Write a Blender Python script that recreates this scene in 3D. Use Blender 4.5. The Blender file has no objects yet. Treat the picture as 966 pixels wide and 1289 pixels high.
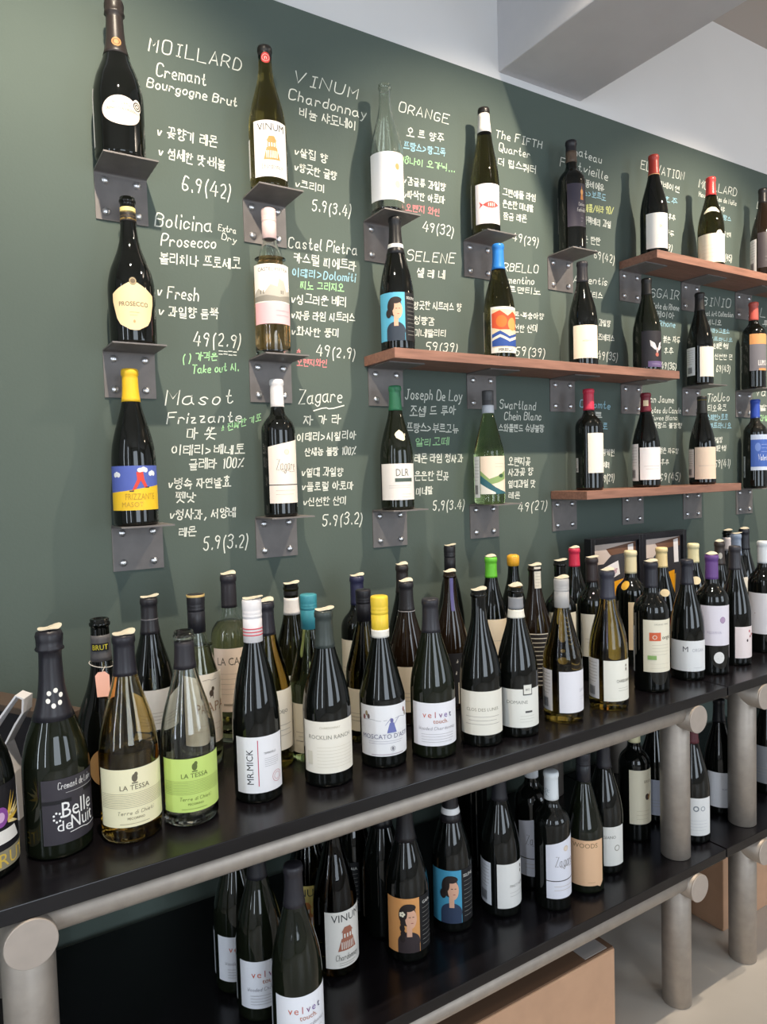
import bpy, bmesh, math, random
from mathutils import Vector, Matrix
random.seed(7)
SC = bpy.context.scene
COL = SC.collection

# ------------------------------------------------------------------ camera
CP = Vector((-0.3082, -1.5154, -0.2524))
YAW, PITCH, ROLL, FPX = 0.55617, 0.05098, -0.02985, 891.94
F = Vector((math.sin(YAW)*math.cos(PITCH), math.cos(YAW)*math.cos(PITCH), -math.sin(PITCH)))
_R = Vector((math.cos(YAW), -math.sin(YAW), 0)); _U = _R.cross(F)
RT = math.cos(ROLL)*_R + math.sin(ROLL)*_U
UP = -math.sin(ROLL)*_R + math.cos(ROLL)*_U
cam = bpy.data.cameras.new('camera'); co = bpy.data.objects.new('camera', cam); COL.objects.link(co)
co.matrix_world = Matrix(((RT.x, UP.x, -F.x, CP.x), (RT.y, UP.y, -F.y, CP.y), (RT.z, UP.z, -F.z, CP.z), (0, 0, 0, 1)))
cam.sensor_fit = 'HORIZONTAL'; cam.sensor_width = 36.0; cam.lens = FPX/966*36.0
cam.clip_start = 0.02
SC.camera = co
# survey helpers: a sight line of the photograph met with a real plane of the room
def ray(u, v): return F + (u-483)/FPX*RT - (v-644.5)/FPX*UP
def aty(u, v, y):
    d = ray(u, v); return CP + d*((y-CP.y)/d.y)
def atz(u, v, z):
    d = ray(u, v); return CP + d*((z-CP.z)/d.z)

# ------------------------------------------------------------------ world, lights, exposure
W = bpy.data.worlds.new('sky'); SC.world = W; W.use_nodes = True
bg = W.node_tree.nodes['Background']; bg.inputs[0].default_value = (0.75, 0.87, 1.0, 1); bg.inputs[1].default_value = 1.2
def area(name, loc, rot, sx, sy, power, col):
    l = bpy.data.lights.new(name, 'AREA'); l.shape = 'RECTANGLE'; l.size = sx; l.size_y = sy
    l.energy = power; l.color = col
    o = bpy.data.objects.new(name, l); COL.objects.link(o); o.location = loc; o.rotation_euler = rot; return o
DAY = (0.80, 0.90, 1.0)
area('daylight_left_near', (-2.27, -1.25, 0.0), (0, -math.pi/2, 0), 2.0, 0.12, 10, DAY)
area('daylight_left_far', (-2.27, -2.75, 0.0), (0, -math.pi/2, 0), 2.0, 0.20, 18, DAY)
area('daylight_back', (-0.2, -4.55, 0.0), (math.pi/2, 0, 0), 1.6, 2.0, 44, DAY)
area('daylight_back_far', (3.0, -4.55, 0.0), (math.pi/2, 0, 0), 1.6, 2.0, 38, DAY)
def spot(name, x, power, y=-0.78, z=1.02, aim=(0.0, 0.0, -0.12)):
    l = bpy.data.lights.new(name, 'SPOT'); l.energy = power; l.color = (1.0, 0.86, 0.68)
    l.spot_size = math.radians(92); l.spot_blend = 0.85; l.shadow_soft_size = 0.016
    o = bpy.data.objects.new(name, l); COL.objects.link(o); o.location = (x, y, z)
    d = Vector((x+aim[0], aim[1], aim[2])) - Vector((x, y, z))
    o.rotation_euler = d.to_track_quat('-Z', 'Y').to_euler()
for i, x in enumerate((-0.10, 0.97, 1.92, 2.85)):
    spot('track_spot', x, 90)
def down(name, x, y, power=15):
    l = bpy.data.lights.new(name, 'SPOT'); l.energy = power; l.color = (1.0, 0.88, 0.72)
    l.spot_size = math.radians(100); l.spot_blend = 0.8; l.shadow_soft_size = 0.045
    o = bpy.data.objects.new(name, l); COL.objects.link(o); o.location = (x, y, 1.24)
for x in (-0.9, 0.5, 2.2, 3.6):
    for y in (-2.1, -3.4): down('ceiling_downlight', x, y)
pl_ = bpy.data.lights.new('warm_fill', 'POINT'); pl_.energy = 9; pl_.color = (1.0, 0.80, 0.58); pl_.shadow_soft_size = 0.05  # added fill light, warms the white wall right of the beam
po_ = bpy.data.objects.new('warm_fill', pl_); COL.objects.link(po_); po_.location = (2.6, -1.5, 0.95)
SC.view_settings.view_transform = 'Standard'; SC.view_settings.look = 'None'
SC.view_settings.gamma = 1.0; SC.view_settings.use_curve_mapping = False
SC.view_settings.exposure = 0.10

# ------------------------------------------------------------------ materials
def lin(h):
    r = []
    for i in (0, 2, 4):
        c = int(h[i:i+2], 16)/255
        r.append(c/12.92 if c <= 0.04045 else ((c+0.055)/1.055)**2.4)
    return r
_M = {}
def mat(h, rough=0.5, metal=0.0, spec=0.5, trans=0.0, ior=1.45, noise=None, bump=None, coat=0.0):
    key = (h, rough, metal, spec, trans, ior, noise, bump, coat)
    if key in _M: return _M[key]
    m = bpy.data.materials.new('m_'+h); m.use_nodes = True
    nt = m.node_tree; b = nt.nodes['Principled BSDF']
    c = lin(h)
    b.inputs['Base Color'].default_value = (*c, 1); b.inputs['Roughness'].default_value = rough
    b.inputs['Metallic'].default_value = metal; b.inputs['Specular IOR Level'].default_value = spec
    b.inputs['Transmission Weight'].default_value = trans; b.inputs['IOR'].default_value = ior
    b.inputs['Coat Weight'].default_value = coat
    if noise or bump:
        tc = nt.nodes.new('ShaderNodeTexCoord')
    if noise:
        scale, amt, stretch = noise
        mp = nt.nodes.new('ShaderNodeMapping'); mp.inputs['Scale'].default_value = stretch
        nt.links.new(tc.outputs['Object'], mp.inputs[0])
        n = nt.nodes.new('ShaderNodeTexNoise'); n.inputs['Scale'].default_value = scale; n.inputs['Detail'].default_value = 6
        nt.links.new(mp.outputs[0], n.inputs['Vector'])
        cr = nt.nodes.new('ShaderNodeValToRGB')
        cr.color_ramp.elements[0].position = 0.3; cr.color_ramp.elements[1].position = 0.7
        cr.color_ramp.elements[0].color = (*[x*(1-amt) for x in c], 1)
        cr.color_ramp.elements[1].color = (*[min(1, x*(1+amt)) for x in c], 1)
        nt.links.new(n.outputs['Fac'], cr.inputs[0]); nt.links.new(cr.outputs[0], b.inputs['Base Color'])
    if bump:
        scale, st = bump
        n = nt.nodes.new('ShaderNodeTexNoise'); n.inputs['Scale'].default_value = scale; n.inputs['Detail'].default_value = 4
        nt.links.new(tc.outputs['Object'], n.inputs['Vector'])
        bp = nt.nodes.new('ShaderNodeBump'); bp.inputs['Strength'].default_value = st; bp.inputs['Distance'].default_value = 0.002
        nt.links.new(n.outputs['Fac'], bp.inputs['Height']); nt.links.new(bp.outputs[0], b.inputs['Normal'])
    _M[key] = m; return m
S1 = (1, 1, 1)
M_GREEN = mat('545f59', 0.75, spec=0.25, noise=(1.6, 0.06, S1), bump=(160, 0.12))
M_WHITE = mat('dcdbdb', 0.8, noise=(2.0, 0.03, S1))
M_CEIL = mat('b9b2ac', 0.85)
M_BEAM = mat('c9c8cb', 0.8, noise=(6, 0.05, S1), bump=(60, 0.2))
M_FLOOR = mat('bdb6ad', 0.45, noise=(3.0, 0.10, S1))
M_BRACKET = mat('746f6d', 0.5, metal=0.15, noise=(30, 0.10, S1))
M_BOLT = mat('dcdcde', 0.28, metal=0.9)
M_WOOD = mat('8e6656', 0.5, noise=(9, 0.22, (1.2, 14, 14)))
M_BLACKWOOD = mat('110f12', 0.25, spec=0.5, noise=(8, 0.35, (1.5, 12, 12)), bump=(30, 0.05))
M_STEEL = mat('aaa096', 0.5, metal=0.6, noise=(45, 0.08, S1))
M_STEELCAP = mat('b8aca2', 0.45, metal=0.35, noise=(40, 0.05, S1))
M_CARD = mat('c29a7c', 0.8, noise=(20, 0.05, S1))
M_CARDIN = mat('6a4f3b', 0.85)

# ------------------------------------------------------------------ object helpers
def link(name, bm, mats, parent=None, smooth=False):
    me = bpy.data.meshes.new(name)
    bm.normal_update(); bm.to_mesh(me); bm.free()
    for m in (mats if isinstance(mats, (list, tuple)) else [mats]): me.materials.append(m)
    if smooth:
        for p in me.polygons: p.use_smooth = True
    o = bpy.data.objects.new(name, me); COL.objects.link(o)
    if parent is not None: o.parent = parent
    return o
def tag(o, label, cat, group=None):
    o['label'] = label; o['category'] = cat
    if group: o['group'] = group
    return o
def struct(o): o['kind'] = 'structure'; return o
def empty(name, loc, rz=0):
    o = bpy.data.objects.new(name, None); COL.objects.link(o); o.location = loc; o.rotation_euler = (0, 0, rz)
    o.empty_display_size = 0.05; return o
def box(bm, x0, x1, y0, y1, z0, z1, bev=0.0, mi=0):
    vs = [bm.verts.new(p) for p in ((x0, y0, z0), (x1, y0, z0), (x1, y1, z0), (x0, y1, z0), (x0, y0, z1), (x1, y0, z1), (x1, y1, z1), (x0, y1, z1))]
    fs = [bm.faces.new([vs[i] for i in f]) for f in ((0, 3, 2, 1), (4, 5, 6, 7), (0, 1, 5, 4), (1, 2, 6, 5), (2, 3, 7, 6), (3, 0, 4, 7))]
    for f in fs: f.material_index = mi
    if bev:
        es = list({e for f in fs for e in f.edges})
        bmesh.ops.bevel(bm, geom=es, offset=bev, segments=2, profile=0.6, affect='EDGES', clamp_overlap=True)
    return bm
def bx(*a, **k): return box(bmesh.new(), *a, **k)
def lathe(bm, prof, n=40, mi=0, cx=0, cy=0):
    """prof: list of (r, z); r = 0 closes the end"""
    rings = []
    for r, z in prof:
        if r < 1e-6: rings.append([bm.verts.new((cx, cy, z))])
        else: rings.append([bm.verts.new((cx+r*math.cos(2*math.pi*i/n), cy+r*math.sin(2*math.pi*i/n), z)) for i in range(n)])
    for a, b in zip(rings, rings[1:]):
        for i in range(n):
            j = (i+1) % n
            if len(a) == 1 and len(b) == 1: continue
            if len(a) == 1: f = bm.faces.new((a[0], b[j], b[i])) if False else bm.faces.new((a[0], b[i], b[j])[::-1])
            elif len(b) == 1: f = bm.faces.new((a[i], a[j], b[0]))
            else: f = bm.faces.new((a[i], a[j], b[j], b[i]))
            f.material_index = mi
    return bm
def cyl(bm, p, q, r, n=32, bev=0.002, mi=0):
    """closed cylinder from p to q with a small rounded rim"""
    p, q = Vector(p), Vector(q); d = q-p; L = d.length
    b2 = bmesh.new()
    lathe(b2, [(0, 0), (r-bev, 0), (r, bev), (r, L-bev), (r-bev, L), (0, L)], n, mi)
    M = Matrix.Translation(p) @ d.to_track_quat('Z', 'Y').to_matrix().to_4x4()
    b2.transform(M)
    me = bpy.data.meshes.new('t'); b2.to_mesh(me); b2.free(); bm.from_mesh(me); bpy.data.meshes.remove(me)
    return bm
# ------------------------------------------------------------------ the setting
ZT, ZL, ZF, ZC = -0.77, -1.163, -1.52, 1.279
GT = 0.824
wall = struct(link('wall_back', bx(-2.3, 5.2, 0.003, 0.15, ZF, ZC+0.1), M_WHITE))
paint = link('chalkboard_paint', bx(-2.29, 5.19, 0.0, 0.004, ZF, GT), M_GREEN, wall)
struct(link('floor', bx(-2.4, 5.3, -4.8, 0.15, ZF-0.1, ZF), M_FLOOR))
struct(link('ceiling', bx(-2.4, 5.3, -4.8, 0.15, ZC, ZC+0.1), M_CEIL))
bm = bx(1.05, 1.372, -4.6, 0.004, 0.846, ZC+0.02, bev=0.004)
struct(link('trim_1', bm, M_BEAM))
def wall_with_windows(name, axis, at, thick, a0, a1, holes):
    bm = bmesh.new()
    def pc(p0, p1, z0, z1):
        if axis == 'x': box(bm, at-thick, at, p0, p1, z0, z1)
        else: box(bm, p0, p1, at-thick, at, z0, z1)
    c = a0
    for (h0, h1, z0, z1) in holes:
        pc(c, h0, ZF, ZC); pc(h0, h1, ZF, z0); pc(h0, h1, z1, ZC); c = h1
    pc(c, a1, ZF, ZC)
    struct(link(name, bm, M_WHITE))
    return holes
def window(n, axis, at, h):
    h0, h1, z0, z1 = h; t = 0.05
    bm = bmesh.new()
    for (p0, p1, q0, q1) in ((h0, h1, z0, z0+t), (h0, h1, z1-t, z1), (h0, h0+t, z0+t, z1-t), (h1-t, h1, z0+t, z1-t)):
        if axis == 'x': box(bm, at-0.07, at-0.01, p0, p1, q0, q1, bev=0.003)
        else: box(bm, p0, p1, at-0.07, at-0.01, q0, q1, bev=0.003)
    struct(link('window_%d' % n, bm, mat('3a3a3c', 0.4)))
hl = [(-2.95, -2.55, -1.05, 1.05), (-1.38, -1.12, -1.05, 1.05)]
wall_with_windows('wall_left', 'x', -2.2, 0.15, -4.6, 0.003, hl)
hb = [(-1.05, 0.65, -1.05, 1.05), (2.15, 3.85, -1.05, 1.05)]
wall_with_windows('wall_front', 'y', -4.48, 0.15, -2.2, 5.1, hb)
for i, h in enumerate(hl): window(i+1, 'x', -2.2, h)
for i, h in enumerate(hb): window(i+3, 'y', -4.48, h)
struct(link('wall_right', bx(5.1, 5.25, -4.6, 0.003, ZF, ZC), M_WHITE))

# ------------------------------------------------------------------ pipe tables
LR, CR, RR = 0.033, 0.031, 0.019
def pipe_table(x0, x1, legs, label):
    t = empty('pipe_frame_table', ((x0+x1)/2, -0.29, ZF))
    ox, oy, oz = t.location
    def put(name, bm, m, smooth=False):
        bm.transform(Matrix.Translation((-ox, -oy, -oz))); o = link(name, bm, m, t, smooth); return o
    put('tabletop', bx(x0, x1, -0.545, -0.02, ZT-0.022, ZT, bev=0.0012), M_BLACKWOOD)
    put('lower_shelf', bx(x0, x1, -0.540, -0.02, ZL-0.022, ZL, bev=0.0012), M_BLACKWOOD)
    for zt in (ZT, ZL):
        zc = zt-0.022-CR
        for lx in legs:
            o = put('cross_pipe', cyl(bmesh.new(), (lx, -0.546, zc), (lx, -0.03, zc), CR, bev=0.0012), M_STEEL)
            put('end_cap', cyl(bmesh.new(), (lx, -0.5485, zc), (lx, -0.546, zc), CR+0.0004, bev=0.0008), M_STEELCAP).parent = o
        zr = zt-0.022-RR-0.0015
        put('front_rail', cyl(bmesh.new(), (legs[0]+0.012, -0.517, zr), (legs[-1]-0.012, -0.517, zr), RR), M_STEEL)
        put('rear_rail', cyl(bmesh.new(), (legs[0]+0.012, -0.085, zr), (legs[-1]-0.012, -0.085, zr), RR), M_STEEL)
    for lx in legs:
        for ly in (-0.485, -0.085):
            for (z0, z1) in ((ZL, ZT-0.022-CR), (ZF, ZL-0.022-CR)):
                put('leg', cyl(bmesh.new(), (lx, ly, z0), (lx, ly, z1), LR, n=40), M_STEEL)
    for ob in t.children:
        for p in ob.data.polygons: p.use_smooth = len(p.vertices) == 4 and ob.name.split('.')[0] in ('leg', 'cross_pipe', 'front_rail', 'rear_rail')
    return tag(t, label, 'table', 'pipe tables along the chalkboard')
pipe_table(-0.378, 1.229, (-0.243, 1.115), 'black two-tier table on steel pipe legs, nearest in the photo, crowded with bottles')
tb2 = pipe_table(1.233, 2.85, (1.385, 2.70), 'black two-tier pipe-leg table running out of the right edge of the photo')
pl = link('wall_tab', bx(1.419, 1.433, -0.49, -0.455, -0.985, -0.93, bev=0.002), M_STEEL, tb2)
pl.location = -tb2.location

# ------------------------------------------------------------------ steel L brackets and wooden shelves
S, RH = 0.31, 0.3535
ROWT = (0.371, 0.371-RH, 0.371-2*RH)
def bracket_mesh():
    bm = bmesh.new(); t = 0.003
    prof = [(0.0, -0.0955), (-t, -0.0955), (-t, -0.0075), (-0.0042, -0.0046), (-0.0075, -t), (-0.10, -t), (-0.10, 0), (-0.0065, 0), (-0.0022, -0.0018), (0.0, -0.0065)]
    rings = [[bm.verts.new((x, y, z)) for y, z in prof] for x in (-0.051, 0.051)]
    n = len(prof)
    for i in range(n):
        j = (i+1) % n; bm.faces.new((rings[0][i], rings[1][i], rings[1][j], rings[0][j]))
    bm.faces.new(rings[0]); bm.faces.new(rings[1][::-1])
    bmesh.ops.recalc_face_normals(bm, faces=bm.faces)
    return bm
def bolt_mesh():
    bm = bmesh.new()
    lathe(bm, [(0, 0), (0.0078, 0), (0.0078, 0.0014), (0.0062, 0.0042), (0.0035, 0.0056), (0, 0.0058)], 16)
    bm.transform(Matrix.Rotation(math.pi/2, 4, 'X'))
    return bm
br0 = link('wall_bracket', bracket_mesh(), M_BRACKET)
bolt0 = link('bolt', bolt_mesh(), M_BOLT, br0, True); bolt0.location = (-0.031, -0.0032, -0.0175)
def copy_of(o, parent=None):
    c = o.copy(); COL.objects.link(c); c.parent = parent; return c
for (bxx, bz) in ((0.031, -0.0175), (-0.031, -0.079), (0.031, -0.079)):
    b = copy_of(bolt0, br0); b.location = (bxx, -0.0032, bz)
BRL = {
 (0,0): 'grey steel wall bracket under the black bottle with oval label at top left',
 (0,1): 'grey steel wall bracket holding the olive bottle with a red neck seal',
 (0,2): 'grey steel wall bracket holding the empty clear bottle',
 (0,3): 'grey steel wall bracket holding the tall bottle with a red fish label',
 (0,4): 'grey steel wall bracket holding the square-shouldered black bottle with dark purple label',
 (0,5): 'leftmost grey bracket under the highest wooden shelf',
 (0,6): 'grey bracket second from the left under the highest wooden shelf',
 (0,7): 'grey bracket third from the left under the highest wooden shelf, by right photo edge',
 (1,0): 'grey steel wall bracket under the bottle with cream shield label',
 (1,1): 'grey steel wall bracket holding the rose-gold bottle with cream and pink label',
 (1,2): 'leftmost grey bracket under the middle wooden shelf',
 (1,3): 'grey bracket second from the left under the middle wooden shelf',
 (1,4): 'grey bracket third from the left under the middle wooden shelf',
 (1,5): 'rightmost grey bracket under the middle wooden shelf',
 (1,6): 'grey wall bracket right of the middle wooden shelf holding a cream-labelled bottle',
 (1,7): 'grey wall bracket holding the copper-capped bottle with grey label at right edge',
 (2,0): 'grey steel wall bracket under the yellow-capped bottle with blue picture label',
 (2,1): 'grey steel wall bracket holding the white-capped bottle with slanted label',
 (2,2): 'grey steel wall bracket holding the green-capped bottle',
 (2,3): 'grey steel wall bracket holding the pale green bottle with a wavy hill label',
 (2,4): 'leftmost grey bracket under the lowest wooden shelf',
 (2,5): 'grey bracket second from the left under the lowest wooden shelf',
 (2,6): 'grey bracket third from the left under the lowest wooden shelf',
 (2,7): 'grey wall bracket holding the blue-capped bottle at right edge',
}
first = True
for (r, c), lb in BRL.items():
    if first: o = br0; first = False
    else:
        o = copy_of(br0)
        for b in br0.children: copy_of(b, o).location = b.location
    o.location = (S*c+0.031, 0, ROWT[r])
    tag(o, lb, 'bracket', 'steel brackets on the chalkboard wall')
def wood_shelf(x0, x1, row, label):
    z = ROWT[row]
    o = link('wooden_shelf', bx(x0, x1, -0.14, -0.001, z, z+0.024, bev=0.0012), M_WOOD)
    tag(o, label, 'shelf', 'wooden shelves on the chalkboard wall')
wood_shelf(1.53, 3.2, 0, 'highest brown wooden wall shelf, running out of the right photo edge')
wood_shelf(0.590, 1.632, 1, 'middle brown wooden wall shelf carrying the blue portrait and blue-capped bottles')
wood_shelf(1.216, 1.955, 2, 'lowest brown wooden wall shelf carrying the red-capped bottle')
# ------------------------------------------------------------------ single-stroke chalk lettering
GL = {
'A':'022942|1434','B':'02092948473606|3645433202','C':'4839190803123243','D':'0209294744322202','E':'49090242|0636','F':'490902|0636',
'G':'48391908031232434525','H':'0209|4942|0646','I':'1939|2922|1232','J':'2949|3933221203','K':'0209|490542','L':'090242','M':'0209254942','N':'02094249',
'O':'190803123243483919','P':'0209294847350 5','Q':'190803123243483919|2441','R':'02092948473505|2542','S':'483919080716364543321203','T':'0949|2922',
'U':'09031232434 9','V':'092249','W':'0912263249','X':'0942|4902','Y':'092649|2622','Z':'09490242',
'a':'36160503122233|363342','b':'0902|0516263533221203','c':'3526160503122233','d':'3932|36160503122233','e':'04343526160503122232','f':'3829191702|0626',
'g':'36160503122233|3631201001','h':'0902|0516263532','i':'0602|0809','j':'26211001|2829','k':'0902|350432','l':'090312','m':'0602|05162522|25364542',
'n':'0602|0516263532','o':'160503122233352616','p':'0600|0516263533221203','q':'36160503122233|3630','r':'0602|05162635','s':'352616051433221203',
't':'19132233|0626','u':'0603122233|3632','v':'061236','w':'0612253246','x':'0632|3602','y':'0622|361000','z':'06360232',
'0':'190803122233382919','1':'182922','2':'08192938360232','3':'08192938372616|263533221203','4':'290444|3732','5':'39090616263533221203',
'6':'3829190503122233342505','7':'093922','8':'16080719293837261605031222333526','9':'37261607081929383722','(':'29171420','/':'4902',')':'09171400',
'.':'1213','%':'4902|0818|3343','>':'074503','*':'1436|3416|2428',"'":'1918',',':'2311','\u00b7':'1516','#':'1917|3937|0848|0545','~':'05162435','-':'0535','_':'0141',
'\u2713':'061236'}
JA = {'ㄱ':'099980','ㄲ':'094940|599990','ㄴ':'090090','ㄷ':'99090090','ㄸ':'49090040|99595090','ㄹ':'099995050090','ㅁ':'0999900009','ㅂ':'09009099|0595',
'ㅃ':'09004049|0545|59509099|5595','ㅅ':'4900|4590','ㅆ':'2900|2540|6950|6599','ㅇ':'491704114071847749','ㅈ':'0999|5900|4590','ㅉ':'0949|2900|2540|5999|7950|7590',
'ㅊ':'3959|0787|4700|4480','ㅋ':'099980|0585','ㅌ':'99090090|0585','ㅍ':'0999|2900|6960|0090','ㅎ':'3959|0787|46242130516346'}
CHO = 'ㄱㄲㄴㄷㄸㄹㅁㅂㅃㅅㅆㅇㅈㅉㅊㅋㅌㅍㅎ'
JONG = [None,'ㄱ','ㄲ','ㄱㅅ','ㄴ','ㄴㅈ','ㄴㅎ','ㄷ','ㄹ','ㄹㄱ','ㄹㅁ','ㄹㅂ','ㄹㅅ','ㄹㅌ','ㄹㅍ','ㄹㅎ','ㅁ','ㅂ','ㅂㅅ','ㅅ','ㅆ','ㅇ','ㅈ','ㅊ','ㅋ','ㅌ','ㅍ','ㅎ']
VV = {'ㅏ':'3930|3595','ㅐ':'2920|7970|2575','ㅑ':'3930|3797|3393','ㅒ':'2920|7970|2777|2373','ㅓ':'6960|0565','ㅔ':'4940|8980|0545','ㅕ':'6960|0767|0363','ㅖ':'4940|8980|0747|0343','ㅣ':'5950'}
HV = {'ㅗ':'0191|4148','ㅛ':'0191|3138|6168','ㅜ':'0797|4740','ㅠ':'0797|3730|6760','ㅡ':'0494'}
JUNG = ['ㅏ','ㅐ','ㅑ','ㅒ','ㅓ','ㅔ','ㅕ','ㅖ','ㅗ','ㅗㅏ','ㅗㅐ','ㅗㅣ','ㅛ','ㅜ','ㅜㅓ','ㅜㅔ','ㅜㅣ','ㅠ','ㅡ','ㅡㅣ','ㅣ']
def pts(s, sx, sy, ox=0.0, oy=0.0, d=9.0):
    out = []
    for st in s.replace(' ', '').split('|'):
        out.append([(ox+sx*int(st[i])/d, oy+sy*int(st[i+1])/d) for i in range(0, len(st)-1, 2)])
    return out
def glyph(ch):
    """strokes in units of the cap height, and the advance"""
    if ch == ' ': return [], 0.42
    o = ord(ch)
    if 0xAC00 <= o <= 0xD7A3:
        o -= 0xAC00; ini = CHO[o//588]; v = JUNG[(o % 588)//28]; f = JONG[o % 28]
        st = []
        y0, y1 = (0.42, 1.0) if f else (0.02, 1.0)
        h = y1-y0
        if v in VV:
            st += pts(JA[ini], 0.46, h*0.72, 0.02, y0+h*0.18); st += pts(VV[v], 0.40, h, 0.52, y0)
        elif v in HV:
            st += pts(JA[ini], 0.60, h*0.5, 0.16, y0+h*0.5); st += pts(HV[v], 0.92, h*0.38, 0.0, y0+h*0.02)
        else:
            st += pts(JA[ini], 0.46, h*0.48, 0.04, y0+h*0.5); st += pts(HV[v[0]], 0.56, h*0.34, 0.0, y0+h*0.06); st += pts(VV[v[1]], 0.36, h, 0.58, y0)
        if f:
            for k, j in enumerate(f): st += pts(JA[j], 0.66/len(f), 0.34, 0.16+k*0.36, 0.0)
        return st, 1.08
    g = GL.get(ch)
    if g is None: return [], 0.5
    st = [[(x, y) for x, y in s] for s in pts(g, 9/7.0, 9/7.0, 0, -2/7.0)]
    w = max(x for s in st for x, y in s)
    return st, w+0.26
def chaikin(p):
    if len(p) < 3: return p
    q = [p[0]]
    for a, b in zip(p, p[1:]):
        q += [(a[0]*.75+b[0]*.25, a[1]*.75+b[1]*.25), (a[0]*.25+b[0]*.75, a[1]*.25+b[1]*.75)]
    return q+[p[-1]]
def text_strokes(text, jit=0.05, rng=random):
    x = 0; out = []
    for ch in text:
        st, adv = glyph(ch)
        han = ord(ch) > 0xAC00
        dy = rng.uniform(-jit, jit); k = rng.uniform(0.92, 1.06)
        for s in st:
            s2 = [(x+px*k+rng.uniform(-jit, jit)*0.5+py*(0.10 if han else 0.17), py*k+dy+rng.uniform(-jit, jit)*0.5) for px, py in s]
            out.append(chaikin(s2) if (not han and ch not in 'AEFHIKLMNTVWXYZ147') or len(s2) > 6 else s2)
        x += adv
    return out, max(x-0.26, 0.1)
def ribbon(bm, pl, w, put, mi=0):
    n = len(pl)
    P = [Vector(p) for p in pl]; L = []
    for i in range(n):
        a = P[max(i-1, 0)]; b = P[min(i+1, n-1)]; t = b-a
        if t.length < 1e-9: t = Vector((1, 0))
        t.normalize(); nn = Vector((-t.y, t.x))*w/2
        e = t*(w*0.4) if i == n-1 else (-t*(w*0.4) if i == 0 else Vector((0, 0)))
        L.append((bm.verts.new(put(*(P[i]+nn+e))), bm.verts.new(put(*(P[i]-nn+e)))))
    for a, b in zip(L, L[1:]):
        try:
            f = bm.faces.new((a[0], a[1], b[1], b[0])); f.material_index = mi
        except ValueError: pass
CH = {'w': 'e0e2d8', 'g': 'a6d8a0', 'b': '98c2d2', 'r': 'd88486', 'y': 'd6da90'}
CHN = {'w': 'white', 'g': 'pale green', 'b': 'pale blue', 'r': 'pink red', 'y': 'pale yellow'}
def note(lines, first):
    by = {}
    for (text, u0, v0, u1, v1, h, c) in lines: by.setdefault(c, []).append((text, u0, v0, u1, v1, h))
    root = None
    for c in sorted(by, key=lambda k: k != 'w'):
        bm = bmesh.new()
        for (text, u0, v0, u1, v1, h) in by[c]:
            A = aty(u0, v0, 0); B = aty(u1, v1, 0); hh = (aty(u0, v0-h, 0)-A).z
            ax = Vector((B.x-A.x, B.z-A.z)); W_ = ax.length; ax.normalize(); ay = Vector((0, 1))
            st, tw = text_strokes(text); k = W_/tw
            for s in st:
                pl = [(A.x+ax.x*px*k, A.z+ax.y*px*k+py*hh) for px, py in s]
                ribbon(bm, pl, min(0.0026, hh*0.135), lambda a, b: (a, -0.0004, b))
        bmesh.ops.recalc_face_normals(bm, faces=bm.faces)
        m = mat(CH[c], 0.9)
        if root is None: root = link('chalk_note', bm, m, wall)
        else:
            o = link('coloured_chalk_line', bm, m, root); o['label'] = CHN[c]+' chalk writing'
    return root
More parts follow.
